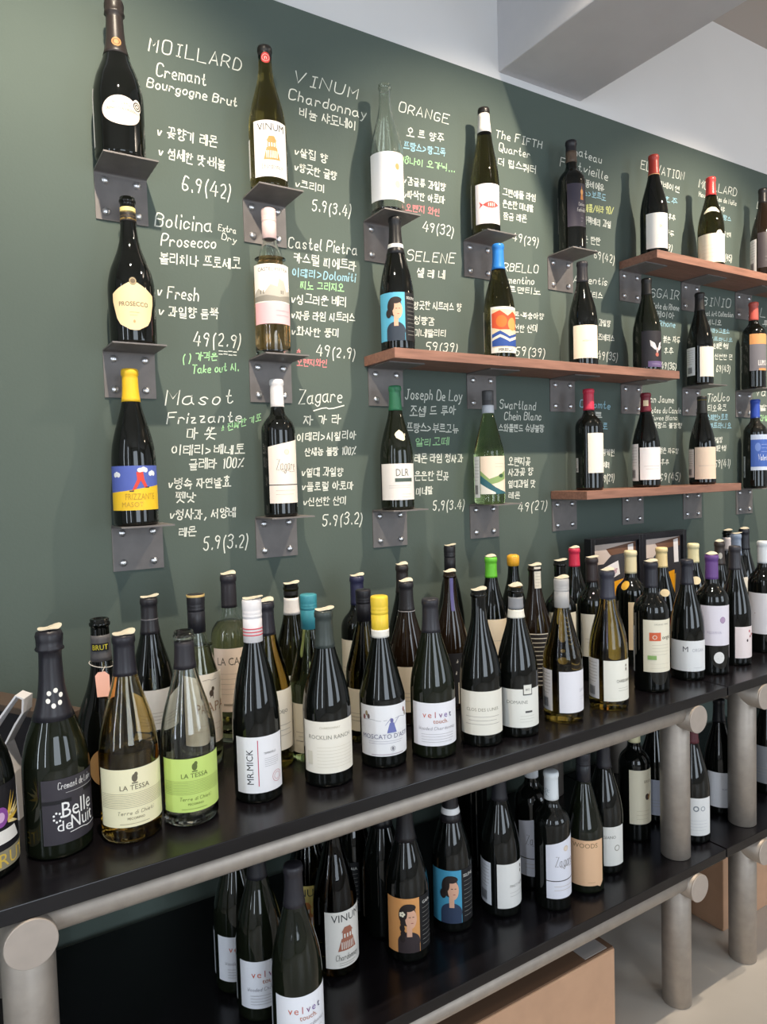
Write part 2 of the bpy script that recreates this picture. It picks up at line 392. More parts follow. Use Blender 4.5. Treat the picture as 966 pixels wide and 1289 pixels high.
N = [
[('MOILLARD',187,63,303,89,17,'w'),('Cremant',197,95,259,108,16,'w'),('Bourgogne Brut',185,109,298,134,12,'w'),('✓ 꽃향기 레몬',198,171,272,185,14,'w'),('✓ 섬세한 맛·버블',200,197,282,215,14,'w'),('6.9(42)',229,239,289,250,18,'w')],
[('Bolicina',195,284,266,292,17,'w'),('Extra',275,290,297,294,8,'w'),('Dry',279,301,297,307,8,'w'),('Prosecco',203,309,271,313,14,'w'),('볼리치나 프로세코',201,332,301,339,14,'w'),('✓ Fresh',198,374,249,378,15,'w'),('✓ 과일향 듬뿍',200,398,273,402,13,'w'),('49(2.9)',243,434,302,437,17,'w'),('____',276,444,298,446,9,'w'),('____',276,440,298,442,9,'w'),('( ) 가격은',229,456,273,453,10,'g'),('Take out 시.',242,470,300,467,10,'g')],
[('Masot',208,510,293,508,18,'w'),('Frizzante',210,533,303,531,13,'w'),('마 쏫',235,553,270,553,15,'w'),('이태리>베네토',216,573,306,571,12,'w'),('글레라 100%',238,591,306,588,13,'w'),('✓병속 자연발효',212,616,289,613,13,'w'),('펫낫',221,632,245,632,13,'w'),('✓청사과, 서양배',214,655,296,651,13,'w'),('레몬',225,675,245,674,11,'w'),('5.9(3.2)',256,692,311,688,17,'w'),('* 진짜한 기포',278,545,328,530,9,'g')],
[('VINUM',369,103,449,124,14,'w'),('Chardonnay',363,124,460,150,13,'w'),('비늄 샤도네이',377,147,447,164,12,'w'),('✓살집 향',371,195,411,206,11,'w'),('✓향긋한 귤향',371,215,423,227,11,'w'),('✓크리미',372,236,408,243,10,'w'),('5.9(3.4)',393,265,441,272,14,'w')],
[('Castel Pietra',363,311,449,321,14,'w'),('카스털 피에트라',370,331,447,341,13,'w'),('✓싱그러운 베리',367,382,435,386,12,'w'),('✓자몽 라임 시트러스',367,402,446,406,11,'w'),('✓화사한 풍미',367,422,426,425,11,'w'),('49(2.9)',398,448,446,451,13,'w'),('이태리>Dolomiti',368,348,447,355,11,'b'),('피노 그리지오',378,364,432,367,10,'g'),('*',371,446,377,446,8,'r'),('오렌지와인',374,460,411,462,9,'r')],
[('Zagare',376,508,430,506,17,'w'),('~',388,524,428,517,14,'w'),('자 가 라',382,535,427,534,12,'w'),('이태리>시칠리아',374,556,447,553,11,'w'),('산새농 블랑 100%',384,574,447,572,10,'w'),('✓열대 과일향',380,600,431,599,11,'w'),('✓플로럴 아로마',380,618,444,616,11,'w'),('✓신선한 산미',382,637,435,635,10,'w'),('5.9(3.2)',406,662,455,659,14,'w')],
[('ORANGE',502,140,564,156,12,'w'),('오 르 양주',512,172,558,179,11,'w'),('프랑스>랑그독',508,188,560,197,10,'b'),('18나이 오가닉...',505,205,572,217,9,'g'),('✓감귤류 과일향',508,231,560,241,10,'w'),('✓파삭한 아로마',508,249,559,257,10,'w'),('오렌지 와인',511,265,553,272,9,'r'),('49(32)',532,290,570,297,12,'w')],
[('SELENE',512,328,572,332,13,'w'),('셀 레 네',525,349,559,351,11,'w'),('향긋한 시트러스 향',521,389,580,392,10,'w'),('청량감',521,408,546,409,10,'w'),('미네랄리티',521,424,561,424,9,'w'),('59(39)',536,442,575,443,11,'w')],
[('Joseph De Loy',510,502,581,505,13,'w'),('조셉 드 루아',516,524,573,522,12,'w'),('프랑스>부르고뉴',512,544,576,545,11,'w'),('알리고떼',523,562,564,560,10,'g'),('레몬 라임 청사과',522,582,582,582,11,'w'),('은은한 흰꽃',522,605,564,604,11,'w'),('미네랄',524,624,544,622,10,'w'),('5.9(3.4)',545,643,584,640,12,'w')],
[('The FIFTH',624,173,682,187,10,'w'),('Quarter',628,190,667,199,10,'w'),('더 핍스쿼터',627,208,674,219,10,'w'),('그린애플 라임',633,246,674,254,9,'w'),('은은한 미네랄',633,261,671,267,9,'w'),('잠금 레몬',634,276,662,280,9,'w'),('49(29)',645,303,677,310,10,'w')],
[('MIRBELLO',619,340,677,344,10,'w'),('Vermentino',622,356,672,358,9,'w'),('베르멘티노',630,367,679,371,8,'w'),('레몬·복숭아향',640,400,684,402,8,'w'),('신선한 산미',640,418,676,418,9,'w'),('59(39)',649,447,685,450,11,'w')],
[('Swartland',629,514,674,516,11,'w'),('Chein Blanc',635,528,681,529,10,'w'),('스와틀랜드 슈냉블랑',628,543,684,544,9,'w'),('오렌지꽃',640,586,667,586,10,'w'),('사과꽃 향',640,599,670,598,9,'w'),('열대과일 맛',640,614,673,613,9,'w'),('레몬',640,627,654,627,8,'w'),('49(27)',652,644,688,641,11,'w')],
[('Chateau',716,192,757,206,10,'w'),('Fontvieille',705,209,765,227,11,'w'),('샤또 퐁비에유',722,231,760,241,9,'w'),('메를/쉬라 90/',736,266,772,270,9,'y'),('블랙베리 과일',734,281,769,287,9,'w'),('은은 탄탄',728,304,755,309,9,'w'),('69(42)',748,324,773,332,10,'w'),('프랑스>보르도',722,243,762,253,8,'b')],
[('Argentis',722,355,764,359,9,'w'),('아르티스',732,374,758,376,8,'w'),('레몬 과일향',742,409,768,411,8,'w'),('라즈베리스',748,428,773,430,8,'w'),('49(35)',752,452,777,454,10,'w')],
[('Cocomte',730,512,768,515,9,'b'),('코르',734,526,757,527,8,'w'),('메를로',744,540,764,541,8,'b'),('블랙커런',752,573,773,574,8,'w'),('체리',760,589,767,589,7,'w'),('59(29)',757,607,773,605,9,'w')],
[('ELEVATION',807,213,861,227,11,'w'),('엘레베이션',820,231,855,243,8,'w'),('호주',836,254,852,257,7,'b'),('블랙베리 후추',820,272,850,278,7,'w'),('체리 자두',824,292,848,298,7,'w'),('59(39)',824,310,846,316,8,'w')],
[('SGAIR',819,374,854,377,11,'w'),('Cote du Rhone',822,388,855,391,7,'w'),('케이아',825,399,848,402,8,'w'),('Rhone',830,410,850,412,7,'b'),('붉은 자두',835,431,856,432,8,'w'),('후추',836,446,847,446,8,'w'),('49(36)',832,464,851,465,8,'w')],
[('San Jaume',814,506,848,507,8,'w'),('Cotes du Cande',817,520,857,520,7,'w'),('Cuvee Blanc',820,529,852,529,6,'w'),('블랑드 블랑향',822,539,858,539,7,'w'),('붉은 자두향',830,571,854,571,7,'w'),('후추',832,585,842,585,7,'w'),('69(45)',831,605,856,604,9,'w')],
[('MOILLARD',880,236,927,247,10,'w'),('Hautes cotes de Nuits',880,247,927,259,6,'w'),('모야',902,264,912,267,7,'w'),('프랑스',905,275,920,279,6,'b'),('체리 산미',908,296,920,299,6,'w'),('79(45)',908,326,921,329,8,'w')],
[('BINIO',884,384,919,387,11,'w'),('Great Art Collection',882,397,923,399,6,'w'),('비니오',890,409,908,410,7,'w'),('일라>그로소',892,419,918,420,6,'b'),('템프라니요',892,429,922,430,5,'b'),('오래된 숙성',898,439,917,439,7,'w'),('신선한 면',900,452,922,453,7,'w'),('69(43)',902,468,919,468,8,'w')],
[('TioUco',890,506,918,505,10,'w'),('티오유코',891,518,914,517,8,'w'),('스페인>토로',890,529,916,528,7,'b'),('템프라니요',892,540,920,539,7,'b'),('과일향',898,558,909,557,7,'w'),('오래된 숙성',898,568,914,567,7,'w'),('59(41)',900,588,919,587,9,'w')],
[('LUMOS',957,399,1000,402,11,'w'),('루모스',960,411,990,413,7,'w')],
[('Valento',951,499,992,497,11,'w'),('발렌토',956,517,985,516,8,'w'),('과일>체리',956,530,985,529,7,'g')],
[('DIVINO',953,262,990,271,10,'w'),('디비노',950,280,985,288,7,'w')],
]
for i, n in enumerate(N): note(n, i == 0)
# ------------------------------------------------------------------ bottles
PROF = {
 'burg': [(0.90,0),(0.985,0.012),(1,0.03),(1,0.2),(1,0.40),(0.985,0.45),(0.92,0.52),(0.79,0.60),(0.62,0.68),(0.47,0.755),(0.385,0.82),(0.35,0.88),(0.34,0.955)],
 'bord': [(0.90,0),(0.985,0.012),(1,0.03),(1,0.2),(1,0.45),(1,0.60),(0.985,0.635),(0.91,0.672),(0.74,0.705),(0.54,0.732),(0.43,0.76),(0.385,0.80),(0.375,0.88),(0.37,0.955)],
 'flute': [(0.92,0),(0.985,0.01),(1,0.025),(1,0.2),(1,0.34),(0.985,0.40),(0.93,0.48),(0.82,0.57),(0.68,0.66),(0.56,0.74),(0.46,0.82),(0.39,0.89),(0.36,0.955)],
 'champ': [(0.90,0),(0.985,0.012),(1,0.03),(1,0.2),(1,0.36),(0.985,0.41),(0.93,0.46),(0.83,0.52),(0.69,0.575),(0.55,0.63),(0.44,0.69),(0.375,0.75),(0.34,0.82),(0.32,0.90),(0.315,0.945)],
}
def smooth_prof(cp, sub=4):
    out = []
    n = len(cp)
    for i in range(n-1):
        p0 = cp[max(i-1, 0)]; p1 = cp[i]; p2 = cp[i+1]; p3 = cp[min(i+2, n-1)]
        h = p2[1]-p1[1]
        m1 = (p2[0]-p0[0])/(p2[1]-p0[1]) if p2[1] > p0[1] else 0
        m2 = (p3[0]-p1[0])/(p3[1]-p1[1]) if p3[1] > p1[1] else 0
        k = sub if h > 0.03 else 2
        for j in range(k):
            t = j/k
            r = (2*t**3-3*t**2+1)*p1[0]+(t**3-2*t**2+t)*h*m1+(-2*t**3+3*t**2)*p2[0]+(t**3-t**2)*h*m2
            out.append((r, p1[1]+t*h))
    out.append(cp[-1]); return out
SPROF = {k: smooth_prof(v) for k, v in PROF.items()}
def rad(prof, R, H, z):
    f = z/H; P = SPROF[prof]
    if f >= P[-1][1]: return P[-1][0]*R
    for a, b in zip(P, P[1:]):
        if a[1] <= f <= b[1]: return R*(a[0]+(b[0]-a[0])*((f-a[1])/max(1e-9, b[1]-a[1])))
    return P[0][0]*R
G_BLACK = mat('0b0d0b', 0.04, spec=0.6)
G_DARK = mat('14180f', 0.04, spec=0.6)
G_BROWN = mat('1e150d', 0.04, spec=0.6)
G_OLIVE = mat('a08c44', 0.0, trans=1.0, ior=1.42)
G_DKOLIVE = mat('4c4522', 0.0, trans=1.0, ior=1.42)
G_LTGREEN = mat('b9cf95', 0.0, trans=1.0, ior=1.40)
G_AMBER = mat('eedcaa', 0.0, trans=1.0, ior=1.48)
G_CLEAR = mat('f4f7f2', 0.0, trans=1.0, ior=1.48)
W_PALE = mat('f6ecc0', 0.0, trans=1.0, ior=1.34)
W_STRAW = mat('f6e3a0', 0.0, trans=1.0, ior=1.34)
W_ROSE = mat('f8c88c', 0.0, trans=1.0, ior=1.34)
_FT = {}
def font_mesh(text):
    if text in _FT: return _FT[text]
    cu = bpy.data.curves.new('f', 'FONT'); cu.body = text; cu.resolution_u = 2; cu.size = 1.0
    ob = bpy.data.objects.new('f', cu); COL.objects.link(ob)
    dg = bpy.context.evaluated_depsgraph_get(); dg.update()
    me = bpy.data.meshes.new_from_object(ob.evaluated_get(dg))
    V = [(v.co.x, v.co.y) for v in me.vertices]; Fs = [tuple(p.vertices) for p in me.polygons]
    bpy.data.objects.remove(ob); bpy.data.curves.remove(cu); bpy.data.meshes.remove(me)
    xs = [v[0] for v in V] or [0]; x0, x1 = min(xs), max(xs)
    r = ([(x-x0, y) for x, y in V], Fs, x1-x0); _FT[text] = r; return r
DS = 0.0035
class Lab:
    """a label wrapped on the bottle: paper plus printed layers, one mesh with several inks"""
    def __init__(s, prof, R, H, ac, lift=0.0):
        s.lift = lift
        s.bm = bmesh.new(); s.mats = []; s.prof, s.R, s.H, s.ac = prof, R, H, ac; s.k = 0
    def mi(s, h):
        m = mat(h, 0.55)
        if m not in s.mats: s.mats.append(m)
        return s.mats.index(m)
    def put(s, a, z):
        r = rad(s.prof, s.R, s.H, z); rr = s.R if r > s.R*0.97 else r
        th = s.ac + a/rr; r += 0.00045+s.lift+0.00012*s.k
        return (r*math.sin(th), -r*math.cos(th), z)
    def cols(s, pl, h):
        mi = s.mi(h); s_ = [p[0] for p in pl]
        ss = []
        for a, b in zip(pl, pl[1:]):
            n = max(1, int(math.ceil((b[0]-a[0])/DS)))
            for j in range(n):
                t = j/n; ss.append(tuple(a[q]+(b[q]-a[q])*t for q in range(3)))
        ss.append(pl[-1])
        flat = all(rad(s.prof, s.R, s.H, z) > 0.985*s.R for p in pl for z in p[1:])
        nz = 1 if flat else 6
        G = [[s.bm.verts.new(s.put(a, zb+(zt-zb)*j/nz)) for j in range(nz+1)] for a, zb, zt in ss]
        for A, B in zip(G, G[1:]):
            for j in range(nz):
                f = s.bm.faces.new((A[j], B[j], B[j+1], A[j+1])); f.material_index = mi
        s.k += 1
    def rect(s, a0, a1, z0, z1, h): s.cols([(a0, z0, z1), (a1, z0, z1)], h)
    def ell(s, a, z, ra, rz, h, n=14):
        s.cols([(a+ra*math.sin(math.pi*(i/n-0.5)), z-rz*math.cos(math.pi*(i/n-0.5))-1e-5, z+rz*math.cos(math.pi*(i/n-0.5))+1e-5) for i in range(n+1)], h)
    def ring(s, a, z, r, w, h, n=20):
        mi = s.mi(h)
        I = [(s.bm.verts.new(s.put(a+r*math.cos(2*math.pi*i/n), z+r*math.sin(2*math.pi*i/n))), s.bm.verts.new(s.put(a+(r-w)*math.cos(2*math.pi*i/n), z+(r-w)*math.sin(2*math.pi*i/n)))) for i in range(n)]
        for i in range(n):
            j = (i+1) % n; f = s.bm.faces.new((I[i][0], I[j][0], I[j][1], I[i][1])); f.material_index = mi
        s.k += 1
    def poly(s, P, h):
        mi = s.mi(h); b = bmesh.new()
        f = b.faces.new([b.verts.new((x, z, 0)) for x, z in P]); r = bmesh.ops.triangulate(b, faces=[f])
        s.flow(b, mi); s.k += 1
    def flow(s, b, mi):
        """cut a flat shape into narrow strips so that it follows the curve of the glass, and lay it on"""
        if not b.verts: b.free(); return
        x0 = min(v.co.x for v in b.verts); x1 = max(v.co.x for v in b.verts)
        for i in range(int(x0/DS)-1, int(x1/DS)+2):
            x = i*DS
            if x0 < x < x1: bmesh.ops.bisect_plane(b, geom=b.verts[:]+b.edges[:]+b.faces[:], dist=1e-6, plane_co=(x, 0, 0), plane_no=(1, 0, 0))
        vs = {v: s.bm.verts.new(s.put(v.co.x, v.co.y)) for v in b.verts}
        for t in b.faces:
            try:
                f = s.bm.faces.new([vs[v] for v in t.verts]); f.material_index = mi
            except ValueError: pass
        b.free()
    def text(s, t, size, a, z, h, maxw=None, rot=0):
        V, Fs, w = font_mesh(t); mi = s.mi(h); k = size/0.70; kx = k
        if maxw and w*k > maxw: kx = maxw/w
        c, sn = math.cos(rot), math.sin(rot)
        def q(x, y):
            x = (x-w/2)*kx; y = y*k; return (a+x*c-y*sn, z+x*sn+y*c, 0)
        b = bmesh.new(); vs = [b.verts.new(q(x, y)) for x, y in V]
        for f in Fs:
            try:
                b.faces.new([vs[i] for i in f])
            except ValueError: pass
        s.flow(b, mi); s.k += 1
    def script(s, t, size, a, z, h, w=None, lw=0.0007, rot=0):
        st, tw = text_strokes(t, 0.02); mi = s.mi(h); kx = (w/tw) if w else size; c, sn = math.cos(rot), math.sin(rot)
        for p in st: ribbon(s.bm, [((x-tw/2)*kx, y*size) for x, y in p], lw, lambda x, y: s.put(a+x*c-y*sn, z+x*sn+y*c), mi)
        s.k += 1
    def print_(s, n, a0, a1, z0, z1, h, th=0.0006):
        for i in range(n):
            z = z1-(z1-z0)*i/max(1, n-1); k = s.k
            s.rect(a0, a1-(0.004 if i == n-1 else 0), z-th/2, z+th/2, h); s.k = k
        s.k += 1
    def done(s, name, parent, label=None):
        bmesh.ops.recalc_face_normals(s.bm, faces=s.bm.faces)
        o = link(name, s.bm, s.mats, parent, True)
        if label: o['label'] = label
        return o
ALL = []
def bottle(label, prof, R, place, glass='black', cap=('foil', '1c1b20', 0.82), labels=(), seal=None, wine=None, cat='wine bottle', name='wine_bottle', group=None, rot=0.0, H=None):
    kind = place[0]
    if kind == 'W':                                        # on a bracket or wall shelf
        _, u, v, y, z = place; X = aty(u, v, y); H = X.z-z; x = X.x
    elif kind == 'B':                                      # foot and top both seen
        _, ub, vb, ut, vt, z = place; X = atz(ub, vb, z); d = Vector((X.x-CP.x, X.y-CP.y)); d.normalize()
        x = X.x+d.x*R*0.97; y = X.y+d.y*R*0.97
        t = ray(ut, vt); a = Vector((t.x, t.y)); s = ((Vector((x, y))-Vector((CP.x, CP.y))).dot(a))/a.dot(a)
        H = (CP+s*t).z-z
    elif kind == 'H':                                      # only the neck is seen
        _, u, v, H, z = place; X = atz(u, v, z+H); x, y = X.x, X.y
    elif kind == 'C':
        _, ub, vb, H, z = place; X = atz(ub, vb, z); d = Vector((X.x-CP.x, X.y-CP.y)); d.normalize()
        x = X.x+d.x*R*0.97; y = X.y+d.y*R*0.97
    view = math.atan2(CP.x-x, y-CP.y)                      # the labels were turned towards the room by the shop: angles count from here
    root = empty(name, (x, y, z+0.0003), rot)
    tag(root, label, cat, group)
    ALL.append((label, round(x, 3), round(y, 3), round(z, 3), R, round(H, 3)))
    P = [(r*R, f*H) for r, f in SPROF[prof]]
    rn = P[-1][0]; capped = cap is not None and cap[0] != 'none'
    topz = H*(0.998 if not capped else 0.985)
    if capped and cap[0] == 'screw':                       # a screw-cap bottle has a straight neck under its cap
        rs_ = max(rn*1.08, 0.0142)-0.0006; zc_ = cap[2]*H
        P = [(min(r, rs_+max(0.0, zc_-z)*0.26), z) for r, z in P]
    lip = [(rn*1.0, H*0.958), (rn*1.13, H*0.962), (rn*1.15, H*0.97), (rn*1.13, H*0.978), (rn*1.02, H*0.981), (rn*1.04, topz-0.001), (rn*0.96, topz)] if not capped else [(rn*0.98, topz)]
    M = {'black': G_BLACK, 'dark': G_DARK, 'brown': G_BROWN, 'olive': G_OLIVE, 'dkolive': G_DKOLIVE, 'ltgreen': G_LTGREEN, 'clear': G_CLEAR, 'amber': G_AMBER}[glass]
    bm = bmesh.new()
    if glass in ('clear', 'amber'):
        T = 0.0026
        inner = [(max(r-T, 0.004), max(z, 0.009)) for r, z in P if z > 0.006] + [(rn-T, topz)]
        lathe(bm, [(0, 0.0035), (P[0][0]*0.8, 0.0)]+P+lip+[(rn-T+0.0004, topz)]+inner[::-1][1:]+[(0, 0.009)], 44)
    else:
        lathe(bm, [(0, 0.001), (P[0][0]*0.8, 0.0)]+P+lip+[(rn*0.75, topz), (rn*0.7, topz-0.006), (0, topz-0.006)], 40)
    bmesh.ops.recalc_face_normals(bm, faces=bm.faces)
    link('glass_body', bm, M, root, True)
    if wine:
        wm, lv = wine; bm = bmesh.new(); T = 0.0024; zl = lv*H
        pr = [(r-T, max(z, 0.0095)) for r, z in P if 0.008 < z < zl] + [(rad(prof, R, H, zl)-T, zl)]
        lathe(bm, [(0, 0.0092)]+pr+[(0, zl)], 36); bmesh.ops.recalc_face_normals(bm, faces=bm.faces)
        link('wine', bm, wm, root, True)
    if capped:
        st, hx, f0 = cap[:3]; bm = bmesh.new(); z0 = f0*H; e = 0.0007
        cm = mat(hx, 0.38 if st != 'wax' else 0.3, spec=0.5)
        if len(cap) > 3 and cap[3] == 'metal': cm = mat(hx, 0.3, metal=0.6)
        if st == 'foil':
            pr = [(rad(prof, R, H, z0+(0.955*H-z0)*i/8)+e, z0+(0.955*H-z0)*i/8) for i in range(9)]
            rt = rn*1.10+e
            pr = [(pr[0][0]-0.0006, pr[0][1]-0.0001)]+pr+[(rt, 0.962*H), (rt, 0.985*H), (rt-0.0012, 0.997*H), (rt-0.003, H), (0, H)]
        elif st == 'screw':
            rt = max(rn*1.08, 0.0142)+e; dz = H-z0
            pr = [(rt-0.001, z0), (rt-0.0002, z0+0.0004)]
            zb = z0+0.56*dz
            pr += [(rt-0.0004, zb-0.001), (rt-0.0012, zb), (rt-0.0004, zb+0.001)]
            for k in range(3): pr += [(rt, z0+(0.64+0.03*k)*dz), (rt-0.0006, z0+(0.655+0.03*k)*dz)]
            pr += [(rt, z0+0.76*dz), (rt, z0+0.95*dz), (rt-0.0006, z0+0.985*dz), (rt-0.002, H), (0, H)]
        elif st == 'wax':
            rt = rn*1.22
            pr = [(rn*1.05, z0), (rt*0.97, z0+0.002), (rt, z0+0.4*(H-z0)), (rt*1.02, z0+0.7*(H-z0)), (rt*0.95, z0+0.9*(H-z0)), (rt*0.6, H), (0, H)]
        elif st == 'champ':
            zt_ = 0.90*H
            pr = [(rad(prof, R, H, z0+(zt_-z0)*i/10)+e, z0+(zt_-z0)*i/10) for i in range(11)]
            pr = [(pr[0][0]-0.0006, pr[0][1]-0.0001)]+pr+[(0.0185, 0.908*H), (0.0190, 0.918*H), (0.0172, 0.926*H), (0.0178, 0.95*H), (0.0182, 0.975*H), (0.0165, 0.992*H), (0.012, H), (0, H)]
        lathe(bm, pr, 36); bmesh.ops.recalc_face_normals(bm, faces=bm.faces)
        if st == 'champ':
            for v in bm.verts:
                if v.co.z > 0.90*H:
                    a = math.atan2(v.co.y, v.co.x); w = 1+0.035*math.sin(9*a+v.co.z*300)+0.02*math.sin(17*a); v.co.x *= w; v.co.y *= w
        cp = link('capsule' if st in ('foil', 'champ') else ('screw_cap' if st == 'screw' else 'wax_seal'), bm, cm, root, True)
        for (hx2, fa, fb) in cap[4] if len(cap) > 4 else ():
            bm = bmesh.new(); rr = (max(rn*1.08, 0.0142)+e+0.0003) if st == 'screw' else None
            q = [(rr or rad(prof, R, H, (fa+(fb-fa)*i/4)*H)+e+0.0004, (fa+(fb-fa)*i/4)*H) for i in range(5)]
            lathe(bm, [(q[0][0]-0.0004, q[0][1])]+q+[(q[-1][0]-0.0004, q[-1][1])], 36)
            bmesh.ops.recalc_face_normals(bm, faces=bm.faces); link('cap_band', bm, mat(hx2, 0.45), cp, True)
    elif cap is not None and len(cap) > 4:
        for (hx2, fa, fb) in cap[4]:
            bm = bmesh.new(); q = [(rad(prof, R, H, (fa+(fb-fa)*i/6)*H)+0.0006, (fa+(fb-fa)*i/6)*H) for i in range(7)]
            lathe(bm, [(q[0][0]-0.0005, q[0][1])]+q+[(q[-1][0]-0.0005, q[-1][1])], 36)
            bmesh.ops.recalc_face_normals(bm, faces=bm.faces); link('neck_band', bm, mat(hx2, 0.45), root, True)
    if seal:
        bm = bmesh.new(); rs = rn*1.05; n = 20; t = 0.0006
        c0 = bm.verts.new((0, 0, H+0.001)); a0 = seal if isinstance(seal, (int, float)) and not isinstance(seal, bool) else random.uniform(-0.6, 0.9)
        ring = []
        for i in range(n):
            th = 2*math.pi*i/n; d = math.cos(th-a0); rr = rs*(1+(0.28*max(0, d)**3)); ring.append(bm.verts.new((rr*math.cos(th), rr*math.sin(th), H+0.0012+0.0065*max(0, d-0.35)**1.5+0.0008*math.sin(3*th))))
        fs = [bm.faces.new((c0, ring[i], ring[(i+1) % n])) for i in range(n)]
        r = bmesh.ops.extrude_face_region(bm, geom=fs)
        for g in r['geom']:
            if isinstance(g, bmesh.types.BMVert): g.co.z += t
        bmesh.ops.recalc_face_normals(bm, faces=bm.faces)
        link('paper_seal', bm, mat('d6cdb8', 0.7), root)['label'] = 'curled cream paper seal on the top'
    for L in labels:
        nm, ac, fn = L[:3]
        lb = Lab(prof, R, H, math.radians(ac)+view, 0.0 if nm in ('label', 'back_label') else 0.0011); fn(lb, H, R); lb.done(nm, root, L[3] if len(L) > 3 else None)
    return root
# --- label artwork makers -------------------------------------------------------------------
def paper(hw, f0, f1, hx, art=None, top=0.0, edge=None):
    """rectangular label: half width in degrees, bottom and top as shares of the height; top = extra height at the right end"""
    def fn(L, H, R):
        a = math.radians(hw)*R; z0, z1 = f0*H, f1*H
        if edge: L.cols([(-a-0.0007, z0-0.0007, z1+0.0007-top), (a+0.0007, z0-0.0007, z1+0.0007)], edge)
        L.cols([(-a, z0, z1-top), (a, z0, z1)], hx)
        if art: art(L, a, z0, z1)
    return fn
def oval(ra, rz, fc, hx, art=None, ac=0.0):
    def fn(L, H, R):
        L.ell(ac, fc*H, ra, rz, hx, 20)
        if art: art(L, ra, fc*H-rz, fc*H+rz)
    return fn
def plain(title=None, ink='5a5650', fine='a9a39a', n=4, size=0.006, tz=0.62, left=False):
    def art(L, a, z0, z1):
        h = z1-z0
        if title: L.text(title, size, 0, z0+h*tz, ink, maxw=1.7*a)
        for i in range(n):
            z = z0+h*(0.42-0.085*i); w = a*(0.55 if i % 2 else 0.68)
            L.rect(-w, w, z-0.0004, z+0.0004, fine)
    return art
def backprint(L, a, z0, z1):
    h = z1-z0
    L.print_(7, -a*0.75, a*0.75, z0+h*0.42, z0+h*0.9, '77736c')
    for i in range(12): L.rect(-a*0.5+i*a/12, -a*0.5+i*a/12+a*(0.035 if i % 3 else 0.06), z0+h*0.08, z0+h*0.30, '26262a'); L.k -= 1
BK = lambda f0, f1, hx='e9e6e0', ac=180, hw=48: ('back_label', ac, paper(hw, f0, f1, hx, backprint))
def g_portrait(bg_, dress, braid):
    def art(L, a, z0, z1):
        w = a*0.98; h = z1-z0; hair = '2b2220'; skin = 'e6b295'
        L.rect(-w, w*0.36, z0, z1, bg_)                                   # picture field, the black text field stays at its right
        c = -0.10*w
        L.ell(c+0.02*w, z0+h*0.20, 0.44*w, h*0.19, dress); L.k -= 1
        L.rect(c-0.42*w, c+0.44*w, z0, z0+h*0.18, dress)
        L.rect(c-0.06*w, c+0.14*w, z0+h*0.30, z0+h*0.52, skin)            # neck
        L.ell(c-0.03*w, z0+h*0.70, 0.33*w, h*0.20, hair)
        L.ell(c+0.11*w, z0+h*0.63, 0.22*w, h*0.18, skin)                  # face
        L.ell(c+0.03*w, z0+h*0.835, 0.27*w, h*0.07, hair); L.k -= 1
        L.ell(c-0.13*w, z0+h*0.74, 0.10*w, h*0.12, hair)
        L.rect(c+0.02*w, c+0.10*w, z0+h*0.655, z0+h*0.668, '4a2f28'); L.k -= 1; L.rect(c+0.16*w, c+0.23*w, z0+h*0.655, z0+h*0.668, '4a2f28'); L.k -= 1
        L.rect(c+0.10*w, c+0.19*w, z0+h*0.545, z0+h*0.557, 'a84a48')
        if braid:
            for i in range(4): L.ell(c-(0.20+0.03*(i % 2))*w, z0+h*(0.56-0.10*i), 0.10*w, h*0.065, hair); L.k -= 1
            for q in range(5): L.ell(c-0.22*w+0.07*w*math.cos(q*1.257), z0+h*0.72+0.03*h*math.sin(q*1.257), 0.045*w, h*0.022, 'f2ead2')
        else:
            L.ell(c-0.30*w, z0+h*0.56, 0.13*w, h*0.09, hair)
        L.text('SELENE' if not braid else 'GAIA', 0.006, 0.68*w, z0+h*0.86, 'e8e6e0', maxw=0.5*w)
        L.print_(9, 0.46*w, 0.92*w, z0+h*0.12, z0+h*0.78, 'a8a6a0')
    return art
def house(L, a, z0, z1, ink='d98a4e'):
    h = z1-z0; w = a*0.45
    L.text('VINUM', h*0.13, 0, z0+h*0.82, '3a3a38', maxw=1.5*a)
    L.poly([(-w, z0+h*0.30), (w, z0+h*0.30), (w*0.62, z0+h*0.52), (-w*0.62, z0+h*0.52)], ink)
    L.rect(-w*0.5, w*0.5, z0+h*0.52, z0+h*0.63, ink)
    L.poly([(-w*0.62, z0+h*0.63), (w*0.62, z0+h*0.63), (w*0.3, z0+h*0.72), (-w*0.3, z0+h*0.72)], ink)
    for i in (-1, 0, 1): L.rect(i*w*0.3-w*0.07, i*w*0.3+w*0.07, z0+h*0.53, z0+h*0.60, 'f3efe6'); L.k -= 1
    for i in range(-3, 4): L.rect(i*w*0.2-w*0.04, i*w*0.2+w*0.04, z0+h*0.33, z0+h*0.46, 'f3efe6'); L.k -= 1
    L.k += 1
    L.script('Chardonnay', h*0.10, 0, z0+h*0.14, '55524c', w=a*1.1)
    L.print_(2, -a*0.4, a*0.4, z0+h*0.05, z0+h*0.09, '8a867e')
def velvet(L, a, z0, z1):
    h = z1-z0; n = 'velvet'
    cols = ['c4502f', 'c45a3a', 'b8585a', '8a5a86', '7a5aa0', '4c4a6c']
    for i, c in enumerate(n): L.text(c, h*0.14, (i-2.5)*a*0.19, z0+h*0.66, cols[i])
    L.text('touch.', h*0.10, 0.1*a, z0+h*0.53, 'b06a4e', maxw=a)
    L.script('Wooded Chardonnay', h*0.07, 0, z0+h*0.38, '7d7a86', w=a*1.4, lw=0.0005)
    L.print_(4, -a*0.6, a*0.6, z0+h*0.10, z0+h*0.28, 'a9a7ad')
